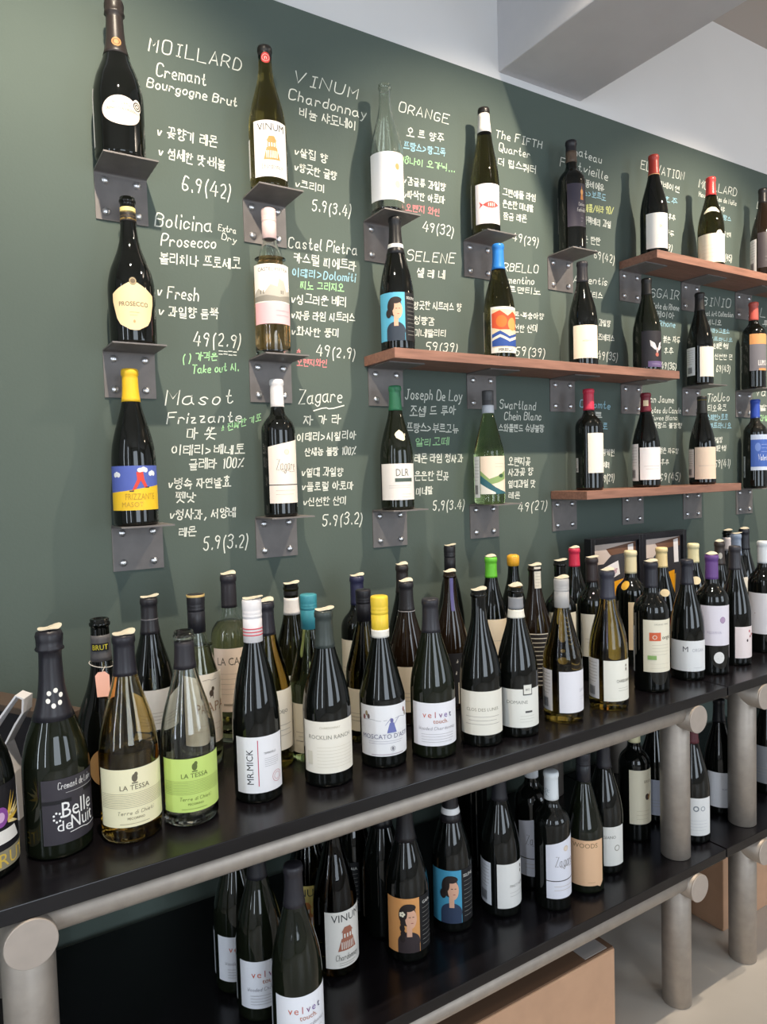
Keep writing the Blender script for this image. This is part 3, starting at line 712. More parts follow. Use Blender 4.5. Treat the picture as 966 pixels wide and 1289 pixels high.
def tessa(ink, fine):
    def art(L, a, z0, z1):
        h = z1-z0
        L.ell(0, z0+h*0.84, 0.004, h*0.07, ink); L.ell(0.002, z0+h*0.90, 0.0025, h*0.04, ink); L.rect(-0.004, 0.004, z0+h*0.745, z0+h*0.765, ink)
        L.text('LA TESSA', h*0.085, 0, z0+h*0.64, ink, maxw=1.3*a)
        L.print_(9, -a*0.92, a*0.92, z0+h*0.34, z0+h*0.58, fine, 0.0005)
        L.script('Terre di Chieti', h*0.06, 0, z0+h*0.22, ink, w=a*0.9, lw=0.0005)
        L.text('PECORINO', h*0.04, 0, z0+h*0.13, ink, maxw=a); L.print_(1, -a*0.4, a*0.4, z0+h*0.06, z0+h*0.06, fine)
    return art
# ------------------------------------------------------------------ bottles on the wall
YB, YS = -0.054, -0.078
GW = 'bottles displayed on the chalkboard wall'
WSH = [z+0.024 for z in ROWT]
def wallb(label, prof, R, u, v, row, shelf=False, **k):
    return bottle(label, prof, R, ('W', u, v, YS if shelf else YB, WSH[row] if shelf else ROWT[row]), group=GW, **k)
BR_, BD_, FL_, CH_ = 0.041, 0.0375, 0.0375, 0.0445
def a_moillard(L, ra, z0, z1):
    zc = (z0+z1)/2
    L.text('MOILLARD', 0.006, 0, zc+0.010, '94705c', maxw=ra*0.9); L.text('CREMANT DE BOURGOGNE', 0.005, 0, zc+0.000, '4a3c34', maxw=ra*1.6)
    L.print_(2, -ra*0.4, ra*0.4, zc-0.010, zc-0.006, 'c0a898')
    L.ell(0.030, zc+0.014, 0.0095, 0.013, 'e6dcd0'); L.ring(0.030, zc+0.014, 0.0085, 0.0022, '3f3a37'); L.ring(0.030, zc+0.014, 0.0045, 0.002, '3f3a37')
wallb('black sparkling wine bottle with white oval label and round medal, topmost at left', 'champ', 0.047, 143, 1, 0, cap=('champ', '2a2422', 0.65),
  name='sparkling_wine_bottle', labels=[('label', 7, oval(0.037, 0.027, 0.26, 'e3d2c6', a_moillard)), BK(0.06, 0.42, ac=-94, hw=22),
  ('neck_emblem', 4, lambda L, H, R: (L.ell(0, 0.715*H, 0.0085, 0.009, 'a8794a'), L.ring(0, 0.715*H, 0.006, 0.0012, '5a3a20')), 'copper medallion on the foil')])
wallb('olive white wine bottle with black neck, red round seal and orange house label', 'burg', BR_, 333, 60, 0, glass='olive', cap=('foil', '221f1c', 0.93),
  labels=[('label', 11, paper(56, 0.06, 0.44, 'f3ece6', house)), BK(0.08, 0.34, ac=-96, hw=28), ('neck_seal', 6, lambda L, H, R: (L.ell(0, 0.905*H, 0.0095, 0.0115, 'd9423c'), L.ring(0, 0.905*H, 0.0075, 0.0008, 'f2ddd8'), L.text('n', 0.009, 0, 0.893*H, 'f4e2dc')), 'round red seal')])
def a_orange(L, a, z0, z1):
    h = z1-z0; L.rect(0.30*a, a, z0, z1, 'f2dccb'); L.ell(0.5*a, z0+h*0.70, 0.0055, 0.0075, 'b08a4e'); L.ell(0.5*a, z0+h*0.33, 0.007, 0.0085, 'e9bda0'); L.print_(3, 0.36*a, 0.8*a, z0+h*0.08, z0+h*0.16, 'cfa890')
wallb('empty clear glass bottle with wide white label, on the top row', 'burg', BR_, 484, 107, 0, glass='clear', cap=('none',), labels=[('label', 2, paper(70, 0.08, 0.44, 'efeeee', a_orange))])
def a_fish(L, a, z0, z1):
    h = z1-z0; z = z0+h*0.47; r = 'cc4a44'
    L.cols([(-0.45*a+i*0.125*a, z-0.0001-0.009*math.sin(math.pi*i/10), z+0.0001+0.009*math.sin(math.pi*i/10)) for i in range(11)], r)
    L.poly([(-0.42*a, z), (-0.70*a, z+0.009), (-0.60*a, z), (-0.70*a, z-0.009)], r)
    for i in range(4): L.rect(-0.05*a+i*0.14*a, 0.0*a+i*0.14*a, z-0.004, z+0.004, 'f4ded6'); L.k -= 1
    L.ell(0.62*a, z+0.001, 0.0009, 0.0009, '3a2a2a'); L.print_(3, -a*0.5, a*0.5, z0+h*0.10, z0+h*0.24, 'd8a8a8'); L.print_(2, 0.3*a, 0.8*a, z0+h*0.78, z0+h*0.88, 'b09aa0')
wallb('tall dark olive bottle with white neck band and red fish on white label', 'flute', FL_, 609, 137, 0, glass='dkolive', cap=('foil', '1d1a18', 0.955, '', [('e6e0da', 0.80, 0.95)]),
  labels=[('label', 13, paper(56, 0.06, 0.37, 'f3ecee', a_fish)), BK(0.06, 0.40, ac=-98, hw=24)])
def a_chat(L, a, z0, z1):
    h = z1-z0; L.poly([(0.28*a, z0+h*0.62), (0.62*a, z0+h*0.62), (0.45*a, z0+h*0.95)], 'd0813a'); L.ell(0.45*a, z0+h*0.80, 0.0045, 0.008, 'e0a060')
    L.script('Chateau', h*0.08, 0.42*a, z0+h*0.48, 'd8d0c8', w=a*0.7); L.script('Fontvieille', h*0.09, 0.40*a, z0+h*0.34, 'e4ddd4', w=a*0.95); L.print_(2, 0.3*a, 0.6*a, z0+h*0.12, z0+h*0.2, 'a8a0b0')
wallb('square-shouldered black bottle with dark purple label and orange emblem, on top row', 'bord', 0.0385, 719, 178, 0, cap=('foil', '232126', 0.80, '', [('5a4a3e', 0.80, 0.90)]), labels=[('label', 25, paper(44, 0.20, 0.58, '38323f', a_chat)), BK(0.18, 0.5, '8d8d92', ac=-96, hw=20)])
def seal_c(L, a, z0, z1):
    h = z1-z0; L.ring(0.25*a, z0+h*0.62, 0.006, 0.0015, 'c9a08a'); L.ell(0.25*a, z0+h*0.62, 0.003, 0.003, 'd8b8a4'); L.print_(3, -0.1*a, 0.6*a, z0+h*0.18, z0+h*0.36, 'c8beb4')
wallb('black bottle with red capsule and plain white label, leftmost on highest wooden shelf', 'burg', BR_, 823, 196, 0, True, cap=('foil', 'a8392f', 0.80, '', [('d8b07a', 0.80, 0.806)]), labels=[('label', 17, paper(51, 0.06, 0.40, 'f0ebe4', seal_c))])
def a_moi2(L, a, z0, z1):
    h = z1-z0; L.ell(0.45*a, z1-0.002, 0.011, 0.012, 'f1e6d0'); L.ell(0.45*a, z1, 0.0022, 0.0022, 'a8905a'); L.print_(4, -0.6*a, 0.6*a, z0+h*0.2, z0+h*0.6, 'd8c8a8')
wallb('olive bottle with red capsule and cream crescent neck label, on highest wooden shelf', 'burg', BR_, 895, 224, 0, True, glass='dkolive', cap=('foil', 'c43a38', 0.80), labels=[('label', 5, paper(74, 0.05, 0.36, 'f1e6cf', a_moi2)),
  ('neck_label', 6, lambda L, H, R: L.cols([(-0.024, 0.585*H, 0.60*H), (-0.012, 0.60*H, 0.645*H), (0, 0.605*H, 0.655*H), (0.012, 0.60*H, 0.645*H), (0.024, 0.585*H, 0.60*H)], 'efe4c8'))])
def a_dark(L, a, z0, z1):
    h = z1-z0; L.text('DIVINO', h*0.16, 0.35*a, z0+h*0.5, 'e6e2de', rot=math.pi/2, maxw=h*0.8); L.print_(2, -0.4*a, 0.1*a, z0+h*0.2, z0+h*0.3, '8a8688')
wallb('black bottle with dark front label and white back label, third on highest shelf', 'burg', BR_, 961, 238, 0, True, glass='brown', cap=('foil', '211f20', 0.84), labels=[('label', 30, paper(54, 0.12, 0.50, '3a3438', a_dark)), BK(0.08, 0.44, 'ecebec', ac=-58, hw=28)])
# middle row
def a_pros(L, H, R):
    pl = [(-0.030, 0.27*H, 0.325*H), (-0.024, 0.16*H, 0.345*H), (-0.019, 0.12*H, 0.36*H), (-0.006, 0.085*H, 0.395*H), (0, 0.082*H, 0.402*H), (0.006, 0.085*H, 0.395*H), (0.019, 0.12*H, 0.36*H), (0.024, 0.16*H, 0.345*H), (0.030, 0.27*H, 0.325*H)]
    pl = [(s*1.38, b, t) for s, b, t in pl]
    L.cols(pl, 'f2d6a6'); L.ell(0, 0.405*H, 0.0068, 0.0075, '6a5a44'); L.ring(0, 0.405*H, 0.006, 0.001, 'c8b48a'); L.text('PROSECCO', 0.0085, 0, 0.24*H, '4a4236', maxw=0.055); L.print_(2, -0.008, 0.010, 0.18*H, 0.20*H, 'b89a6a'); L.ell(0, 0.14*H, 0.002, 0.003, 'c0a070')
wallb('black sparkling bottle with cream shield label below a round medallion', 'champ', CH_, 160, 249, 1, cap=('none', '', 0, '', [('2b2522', 0.83, 0.90), ('e8d48a', 0.885, 0.925), ('b89a5a', 0.835, 0.868)]), name='sparkling_wine_bottle', labels=[('label', 4, a_pros)])
def a_castel(L, a, z0, z1):
    h = z1-z0; L.rect(-a, a, z0, z0+h*0.36, 'f2b9bd')
    L.text('CASTEL PIETRA', h*0.06, 0.05*a, z0+h*0.88, '6a6460', maxw=1.5*a)
    L.cols([(-a, z0+h*0.40, z0+h*0.50), (-0.7*a, z0+h*0.40, z0+h*0.60), (-0.4*a, z0+h*0.40, z0+h*0.52), (-0.1*a, z0+h*0.40, z0+h*0.66), (0.2*a, z0+h*0.40, z0+h*0.62), (0.3*a, z0+h*0.40, z0+h*0.76), (0.55*a, z0+h*0.40, z0+h*0.72), (0.7*a, z0+h*0.40, z0+h*0.55), (a, z0+h*0.40, z0+h*0.58)], 'b9b2a6')
    L.cols([(-a, z0+h*0.38, z0+h*0.46), (-0.3*a, z0+h*0.38, z0+h*0.48), (0.3*a, z0+h*0.38, z0+h*0.45), (a, z0+h*0.38, z0+h*0.50)], '8c877c')
    for x in (-0.6, -0.45, 0.36, 0.45): L.rect(x*a, x*a+0.002, z0+h*0.50, z0+h*0.56, '6d6860'); L.k -= 1
    L.k += 1; L.print_(2, 0.1*a, 0.9*a, z0+h*0.14, z0+h*0.22, 'd88a92')
wallb('clear bottle of rose-gold wine with pale cap and cream over pink label', 'bord', 0.0385, 338, 264, 1, glass='clear', wine=(W_ROSE, 0.66), cap=('screw', 'e2c4c0', 0.795), labels=[('label', 5, paper(70, 0.20, 0.60, 'f4ece2', a_castel))])
wallb('black bottle with white neck ring and blue woman portrait label, on middle wooden shelf', 'burg', BR_, 497, 274, 1, True, cap=('foil', '1b1a1c', 0.72, '', [('ecebe8', 0.765, 0.795)]), labels=[('label', 0, paper(74, 0.07, 0.42, '17171a', g_portrait('5fb6d6', '2f3a48', False)))])
def a_mirb(L, a, z0, z1):
    h = z1-z0
    L.rect(-0.92*a, 0.92*a, z0+h*0.12, z0+h*0.94, 'f0d8b0'); L.cols([(-0.92*a, z0+h*0.55, z0+h*0.85), (-0.4*a, z0+h*0.5, z0+h*0.92), (0.1*a, z0+h*0.5, z0+h*0.80), (0.5*a, z0+h*0.52, z0+h*0.9), (0.92*a, z0+h*0.5, z0+h*0.82)], 'd8532f')
    L.ell(-0.3*a, z0+h*0.68, 0.35*a, h*0.13, 'e8762f'); L.ell(0.45*a, z0+h*0.62, 0.35*a, h*0.14, 'e2a05a')
    L.cols([(-0.92*a, z0+h*0.14, z0+h*0.40), (-0.4*a, z0+h*0.14, z0+h*0.48), (0.2*a, z0+h*0.14, z0+h*0.36), (0.92*a, z0+h*0.14, z0+h*0.44)], '2c4f9a')
    L.cols([(-0.92*a, z0+h*0.26, z0+h*0.32), (-0.4*a, z0+h*0.34, z0+h*0.40), (0.2*a, z0+h*0.24, z0+h*0.30), (0.92*a, z0+h*0.32, z0+h*0.38)], 'e9e2cc')
    L.text('MIRBELLO', h*0.07, 0, z0+h*0.03, '4a4440', maxw=a)
wallb('dark olive bottle with bright blue capsule and red and blue picture label', 'burg', BR_, 627, 308, 1, True, glass='dkolive', cap=('foil', '2f7fd0', 0.78), labels=[('label', 25, paper(58, 0.05, 0.44, 'f2efe4', a_mirb)), BK(0.08, 0.42, ac=-100, hw=26)])
wallb('black bottle with charcoal capsule and cream label, third on middle wooden shelf', 'burg', BR_, 733, 330, 1, True, cap=('foil', '27252a', 0.80), labels=[('label', 15, paper(55, 0.07, 0.38, 'f0e2cb', plain('ARGENTIS', n=0, size=0.004, tz=0.5, ink='b09a7a')))])
def a_bird(L, a, z0, z1):
    h = z1-z0; w = 'e8e4e2'
    L.poly([(0.30*a, z0+h*0.46), (0.05*a, z0+h*0.66), (-0.35*a, z0+h*0.74), (-0.12*a, z0+h*0.60), (-0.30*a, z0+h*0.58), (0.05*a, z0+h*0.48)], w); L.k -= 1
    L.poly([(0.30*a, z0+h*0.46), (0.50*a, z0+h*0.66), (0.86*a, z0+h*0.72), (0.66*a, z0+h*0.60), (0.80*a, z0+h*0.56), (0.5*a, z0+h*0.46)], w)
    L.ell(0.28*a, z0+h*0.46, 0.004, 0.008, 'c8b4b0'); L.ell(0.26*a, z0+h*0.34, 0.006, 0.006, 'c06a5a'); L.rect(-0.5*a, a, z0, z0+h*0.16, '6e5a86'); L.print_(1, -0.2*a, 0.7*a, z0+h*0.08, z0+h*0.08, 'c8c0d0')
wallb('black bottle with white winged emblem on black label, rightmost on middle wooden shelf', 'burg', BR_, 814, 351, 1, True, glass='dark', cap=('foil', '1c1a18', 0.82), labels=[('label', 30, paper(53, 0.04, 0.42, '2a262a', a_bird)), BK(0.08, 0.5, '3b393c', ac=-100, hw=26)])
wallb('black bottle with cream front label and white side label, right of middle wooden shelf', 'burg', BR_, 881, 369, 1, cap=('foil', '1f1d1c', 0.80), labels=[('label', 45, paper(45, 0.08, 0.40, 'efe4d3', plain(None, n=0))), BK(0.10, 0.40, 'e8e8ea', ac=-48, hw=27)])
def a_lu(L, a, z0, z1):
    h = z1-z0; L.rect(-a, a, z0+h*0.72, z1, 'd0925a'); L.text('LUMOS', h*0.14, 0.25*a, z0+h*0.14, 'f0ece6', maxw=a); L.rect(-0.2*a, 0.7*a, z0, z0+h*0.06, 'c88a50')
wallb('black bottle with copper red capsule and grey label topped with orange band', 'bord', 0.039, 949, 381, 1, cap=('foil', 'c0574c', 0.79), labels=[('label', 35, paper(54, 0.20, 0.62, '6d6a70', a_lu)), BK(0.2, 0.5, 'b8b8bc', ac=-82, hw=10)])
# lowest row
def a_masot(L, a, z0, z1):
    h = z1-z0
    L.cols([(-a, z0, z0+h*0.40), (-0.3*a, z0, z0+h*0.44), (0.3*a, z0, z0+h*0.50), (a, z0, z0+h*0.56)], 'f2c62e')
    for (x, z) in ((-0.62, 0.80), (0.30, 0.90), (0.62, 0.82)):
        for d in (-1, 0, 1): L.ell(x*a+d*0.07*a, z0+h*z+(0.02*h if d == 0 else 0), 0.075*a, h*0.055, 'e8ecf2'); L.k -= 1
    L.k += 1
    r = 'd8463a'; x = 0.12*a
    L.poly([(x-0.06*a, z0+h*0.86), (x+0.16*a, z0+h*0.86), (x+0.20*a, z0+h*0.66), (x-0.04*a, z0+h*0.66)], r); L.k -= 1
    L.poly([(x-0.05*a, z0+h*0.68), (x+0.08*a, z0+h*0.68), (x-0.08*a, z0+h*0.48), (x-0.22*a, z0+h*0.44)], r); L.k -= 1
    L.poly([(x+0.06*a, z0+h*0.68), (x+0.20*a, z0+h*0.68), (x+0.30*a, z0+h*0.52), (x+0.20*a, z0+h*0.50)], r)
    L.rect(x+0.22*a, x+0.36*a, z0+h*0.50, z0+h*0.525, '2a2a40'); L.k -= 1; L.rect(x-0.30*a, x-0.16*a, z0+h*0.42, z0+h*0.445, '2a2a40')
    L.ell(x+0.06*a, z0+h*0.90, 0.09*a, h*0.05, 'e8ecf2')
    L.text('FRIZZANTE', h*0.14, 0.18*a, z0+h*0.24, 'c29a2e', maxw=1.0*a); L.text('MASOT', h*0.11, -0.10*a, z0+h*0.08, 'c8a038', maxw=0.7*a)
wallb('dark bottle with bright yellow capsule and blue and yellow cartoon walking legs label', 'burg', 0.0425, 163, 465, 2, cap=('foil', 'f0c02a', 0.79), labels=[('label', 0, paper(78, 0.10, 0.38, '5566b4', a_masot))])
def a_zag(L, a, z0, z1):
    h = z1-z0; L.rect(-a, a, z0+h*0.28, z0+h*0.295, '3a3634'); L.ell(0.1*a, z0+h*0.80, 0.006, 0.006, 'e8d8c8'); L.ring(0.1*a, z0+h*0.80, 0.0055, 0.0008, 'd0b8a4')
    L.script('Zagare', h*0.16, 0.05*a, z0+h*0.52, '6a625c', w=1.15*a, lw=0.0009); L.script('~', h*0.1, 0.1*a, z0+h*0.46, '8a8078', w=0.9*a); L.print_(2, -0.6*a, 0.6*a, z0+h*0.14, z0+h*0.2, 'b8a89a')
wallb('black bottle with white capsule and tall slanted cream label, on lowest bracket row', 'bord', BD_, 348, 478, 2, cap=('foil', 'e3dfe0', 0.80, '', [('c9c2bf', 0.80, 0.806)]), labels=[('label', 20, paper(58, 0.10, 0.56, 'f4e7da', a_zag, top=0.016))])
def a_jos(L, a, z0, z1):
    h = z1-z0; L.rect(-a, -0.85*a, z0, z1, '26242a'); L.text('DLR', h*0.2, 0.25*a, z0+h*0.66, '6b6a60', maxw=0.6*a); L.rect(-0.1*a, 0.75*a, z0+h*0.50, z0+h*0.60, '4c5a52'); L.print_(2, -0.4*a, 0.7*a, z0+h*0.34, z0+h*0.40, 'b0aca4'); L.print_(2, 0.2*a, 0.7*a, z0+h*0.08, z0+h*0.16, 'd0b8a8')
wallb('dark bottle with green capsule and a cream crescent sticker on its shoulder', 'burg', BR_, 497, 486, 2, glass='dark', cap=('foil', '2f6f4e', 0.80), labels=[('label', 0, paper(75, 0.08, 0.37, 'efe8e2', a_jos)),
  ('shoulder_sticker', 14, lambda L, H, R: L.cols([(-0.011, 0.60*H, 0.605*H), (-0.008, 0.575*H, 0.62*H), (0, 0.56*H, 0.64*H), (0.008, 0.55*H, 0.62*H), (0.013, 0.56*H, 0.59*H)], 'efe6c4'), 'cream crescent sticker')])
def a_hills(L, a, z0, z1):
    h = z1-z0; L.print_(2, 0.0, 0.7*a, z0+h*0.72, z0+h*0.80, 'c8a890')
    L.cols([(-a, z0+h*0.30, z0+h*0.62), (-0.4*a, z0+h*0.25, z0+h*0.40), (0.2*a, z0+h*0.30, z0+h*0.48), (0.9*a, z0+h*0.40, z0+h*0.62)], '8ea86a'); L.ell(0.45*a, z0+h*0.48, 0.2*a, h*0.05, '3c5a3c')
    L.cols([(-a, z0, z0+h*0.50), (-0.5*a, z0, z0+h*0.34), (0, z0, z0+h*0.18), (0.4*a, z0, z0+h*0.10), (a, z0, z0+h*0.03)], '31646e'); L.cols([(-a, z0, z0+h*0.28), (-0.5*a, z0, z0+h*0.15), (0, z0, z0+h*0.04)], 'e8e4d8')
wallb('pale green glass bottle with grey cap and green and teal wavy hill label', 'burg', BR_, 614, 492, 2, glass='ltgreen', cap=('screw', '4a4a4c', 0.80, '', [('c4c8d0', 0.80, 0.87)]), labels=[('label', 22, paper(56, 0.09, 0.42, 'f2ddc6', a_hills)), BK(0.06, 0.42, 'e4e4e2', ac=-55, hw=18)])
wallb('square-shouldered black bottle with red capsule and off-white label, on lowest wooden shelf', 'bord', 0.039, 741, 490, 2, True, cap=('foil', 'c8304a', 0.79), labels=[('label', 45, paper(50, 0.17, 0.56, 'f0e6d8', plain(None, n=0))), BK(0.18, 0.32, 'd8d4d0', ac=-62, hw=10)])
wallb('black bottle with dark red capsule and cream neck patch, second on lowest wooden shelf', 'burg', BR_, 813, 495, 2, True, cap=('foil', '7a2430', 0.80, '', []), labels=[('label', 28, paper(54, 0.08, 0.42, 'efe9e8', plain(None, n=2))), BK(0.07, 0.46, 'd8d8da', ac=-62, hw=29),
  ('neck_label', 2, lambda L, H, R: L.rect(-0.007, 0.007, 0.86*H, 0.92*H, 'f0d8b0'))])
wallb('black bottle with yellow tip on dark capsule and peach label, on lowest wooden shelf', 'burg', BR_, 884, 499, 2, True, cap=('foil', '24231f', 0.80, '', [('c8b038', 0.955, 0.958)]), labels=[('label', 22, paper(55, 0.06, 0.42, 'f2d8bf', plain(None, n=1))), BK(0.08, 0.40, 'e6dcd4', ac=-63, hw=26)])
def a_blue(L, a, z0, z1):
    h = z1-z0; L.rect(-a, a, z0+h*0.86, z1, 'b8c4dc'); L.rect(-a, a, z0, z0+h*0.10, 'c8d0e2'); L.script('Valento', h*0.16, 0.2*a, z0+h*0.28, 'e8ecf4', w=1.2*a, lw=0.0012); L.ell(-0.4*a, z0+h*0.65, 0.25*a, h*0.12, '6a86c8'); L.print_(3, -0.1*a, 0.8*a, z0+h*0.52, z0+h*0.72, 'c8d4f0')
wallb('black bottle with cobalt blue capsule and blue label at the right edge', 'bord', 0.039, 951, 503, 2, cap=('foil', '2b49a8', 0.79), labels=[('label', 35, paper(56, 0.20, 0.60, '3f5fae', a_blue)), BK(0.12, 0.36, 'd4d6dc', ac=-62, hw=8)])
# ------------------------------------------------------------------ bottles on the tabletop
GU = 'wine bottles crowded on the tabletops'
def topb(label, prof, R, place, **k):
    p = ('B',)+place+(ZT,) if len(place) == 4 else ('H',)+place+(ZT,)
    return bottle(label, prof, R, p, group=GU, **k)
CREAM = 'eee6d6'
def a_brute(L, a, z0, z1):
    h = z1-z0
    for i, (da, dz) in enumerate(((0.5, 0.9), (0.75, 0.75), (0.9, 0.6), (0.8, 0.45), (0.62, 0.86), (0.95, 0.7))):
        L.poly([(0.30*a, z0+h*0.60), (0.34*a, z0+h*0.52), (da*a, z0+h*dz)], ('e0b84a', 'f0d89a')[i % 2]); L.k -= 1
    L.k += 1
    L.ell(0.15*a, z0+h*0.62, 0.2*a, h*0.12, '8a4a9a'); L.ell(0.15*a, z0+h*0.62, 0.1*a, h*0.06, 'd8b0d8')
    L.poly([(-0.4*a, z0+h*0.30), (0.7*a, z0+h*0.30), (0.55*a, z0+h*0.46), (-0.3*a, z0+h*0.46)], 'ece8e2')
    L.rect(-a, a, z0, z0+h*0.22, '8f8872'); L.text('BRUTE', h*0.16, 0.45*a, z0+h*0.03, 'd8b850')
bottle('black sparkling bottle cut by the left photo edge with gold and purple flower label', 'champ', 0.0465, ('C', -22, 1116, 0.31, ZT), cap=('champ', '1c1b1e', 0.66), name='sparkling_wine_bottle', group=GU,
  labels=[('label', 22, paper(70, 0.04, 0.40, '17151a', a_brute))])
def a_belle(L, a, z0, z1):
    h = z1-z0
    L.script('Cremant de Loire', h*0.10, 0.0, z0+h*0.84, 'e6e4e2', w=a*1.1, lw=0.0007); L.rect(-0.35*a, 0.95*a, z0+h*0.77, z0+h*0.775, 'd8d6d4'); L.k -= 1
    L.rect(-a, -0.2*a, z0+h*0.62, z0+h*0.68, '141217'); L.rect(0.2*a, a, z0+h*0.70, z0+h*0.76, '141217')
    L.text('Belle', h*0.24, 0.0*a, z0+h*0.40, 'f2f0ee', maxw=0.95*a); L.text('de', h*0.16, -0.42*a, z0+h*0.20, 'f2f0ee'); L.text('Nuit', h*0.22, 0.13*a, z0+h*0.20, 'f2f0ee', maxw=0.75*a)
    for i in range(7): L.ell(-0.60*a+0.10*a*math.cos(i*0.9), z0+h*0.42+h*0.07*math.sin(i*0.9), 0.0014, 0.0016, 'f2f0ee'); L.k -= 1
    L.script('~', h*0.12, 0.0, z0+h*0.10, 'f2f0ee', w=0.9*a, lw=0.001)
def foil_flower(L, H, R):
    for i in range(6):
        t = i*math.pi/3+0.3; L.ell(0.0085*math.cos(t), 0.70*H+0.0105*math.sin(t), 0.0028, 0.0034, 'f0ece4'); L.k -= 1
topb('black sparkling bottle with white script on dark grey label and flower dots, front left', 'champ', CH_, (77, 1082, 63, 792), glass='dark', cap=('champ', '26242a', 0.60), seal=0.5, name='sparkling_wine_bottle',
  labels=[('label', 35, paper(62, 0.07, 0.36, '38343b', a_belle)), ('foil_emblem', 8, foil_flower, 'white flower of dots on the foil')])
tb = topb('black sparkling bottle with a pink paper tag tied round its neck', 'champ', CH_, (125, 778, 0.305), cap=('none', '', 0, '', [('5c5a5c', 0.78, 0.915)]), name='sparkling_wine_bottle',
  labels=[('neck_label', -4, lambda L, H, R: (L.rect(-0.013, 0.013, 0.835*H, 0.875*H, '1b1a1a'), L.text('BRUT', 0.008, 0, 0.842*H, 'd8cc3a', maxw=0.022))), ('label', 0, oval(0.026, 0.030, 0.26, 'c79a63'))])
def tag_on(root, H, R):
    bm = bmesh.new(); rn = rad('champ', R, H, 0.76*H)+0.002
    prev = None
    n = 28
    for i in range(n):
        a0, a1 = 2*math.pi*i/n, 2*math.pi*(i+1)/n
        cyl(bm, (rn*math.sin(a0), -rn*math.cos(a0), 0.76*H+0.004*math.cos(a0+2.4)), (rn*math.sin(a1), -rn*math.cos(a1), 0.76*H+0.004*math.cos(a1+2.4)), 0.0007, 6, 0.0001)
    cyl(bm, (0.002, -rn, 0.757*H), (-0.004, -rn-0.007, 0.735*H), 0.0006, 6, 0.0001)
    st = link('tag_string', bm, mat('d8d2ca', 0.8), root)
    bm = bmesh.new(); y = -rad('champ', R, H, 0.70*H)-0.006
    P = [(-0.008, 0.735*H), (0.002, 0.735*H), (0.008, 0.715*H), (0.006, 0.615*H), (-0.013, 0.620*H), (-0.013, 0.72*H)]
    A = [bm.verts.new((x-0.002, y-(0.735*H-z)*0.38, z)) for x, z in P]; bm.faces.new(A)
    r = bmesh.ops.extrude_face_region(bm, geom=bm.faces[:]);
    for g in r['geom']:
        if isinstance(g, bmesh.types.BMVert): g.co.y += 0.0008
    bmesh.ops.recalc_face_normals(bm, faces=bm.faces)
    link('paper_tag', bm, mat('e9b4a4', 0.75), root)['label'] = 'pink paper tag'
tag_on(tb, 0.305, CH_)
topb('clear half-full bottle of yellow wine with cream label and black capsule, front row', 'burg', 0.0425, (168, 1062, 160, 798), glass='amber', wine=(W_STRAW, 0.45), cap=('foil', '25232a', 0.80), seal=0.6,
  labels=[('label', 8, paper(76, 0.085, 0.37, 'f3ebc4', tessa('6a6250', '9a9078')))])
topb('dark bottle behind the two front clear bottles, charcoal capsule and white label', 'burg', BR_, (187, 752, 0.305), cap=('foil', '2a282c', 0.78, '', [('6a686c', 0.865, 0.872)]), seal=True, labels=[('label', 14, paper(56, 0.22, 0.46, 'e9e6e2', plain(None, n=4)))])
topb('empty clear bottle with lime green label and black neck band, front row', 'burg', 0.0415, (242, 1041, 233, 793), glass='clear', cap=('none', '', 0, '', [('2a272c', 0.80, 0.945)]), labels=[('label', 10, paper(72, 0.08, 0.36, 'c8e07a', tessa('5f6e34', '86964e')))])
def a_pa(L, a, z0, z1):
    h = z1-z0; L.ell(0.15*a, z0+h*0.72, 0.0045, 0.006, '5a4a3c'); L.ell(0.22*a, z0+h*0.78, 0.003, 0.004, '5a4a3c'); L.poly([(0.08*a, z0+h*0.66), (0.12*a, z0+h*0.66), (0.14*a, z0+h*0.72)], '5a4a3c'); L.rect(0.2*a, 0.23*a, z0+h*0.64, z0+h*0.72, '5a4a3c')
    L.script('~', h*0.08, 0, z0+h*0.88, '8a7868', w=a*0.6); L.text('PAPA', h*0.14, 0.25*a, z0+h*0.46, 'a8876a', maxw=1.2*a); L.print_(2, -0.5*a, 0.6*a, z0+h*0.2, z0+h*0.28, 'c8b09a')
topb('clear bottle of pale wine with black screwcap and horse on cream label', 'bord', 0.0385, (246, 748, 0.312), glass='clear', wine=(W_PALE, 0.70), cap=('screw', '26252a', 0.775, '', [('d8b878', 0.985, 0.999)]), labels=[('label', 22, paper(68, 0.14, 0.55, 'f0e4d2', a_pa))])
def a_laca(L, a, z0, z1):
    h = z1-z0; L.text('LA CASA', h*0.12, 0, z0+h*0.74, '6a5f55', maxw=1.5*a); L.print_(5, -0.8*a, 0.8*a, z0+h*0.28, z0+h*0.60, 'b0a294', 0.0005); L.rect(-0.5*a, 0.5*a, z0+h*0.1, z0+h*0.13, 'b0a294')
topb('tall clear bottle of pale wine with dark capsule, standing near the wall', 'bord', 0.0385, (287, 723, 0.330), glass='clear', wine=(W_PALE, 0.72), cap=('foil', '312e33', 0.80), seal=True, labels=[('label', 4, paper(62, 0.19, 0.57, 'f3dfd0', a_laca))])
def a_mick(L, a, z0, z1):
    h = z1-z0; L.text('MR.MICK', 0.011, -0.30*a, z0+h*0.47, '2a2a2e', rot=math.pi/2, maxw=h*0.62); L.rect(-0.13*a, -0.10*a, z0+h*0.12, z0+h*0.94, 'c8506a')
    L.text('TEMPRANILLO', 0.0032, 0.35*a, z0+h*0.68, '55555a', maxw=0.5*a); L.print_(5, 0.12*a, 0.72*a, z0+h*0.46, z0+h*0.60, 'a0a0a6', 0.0005); L.ring(0.62*a, z0+h*0.24, 0.0095, 0.0008, 'c88a92'); L.ring(0.62*a, z0+h*0.24, 0.006, 0.0006, 'c88a92')
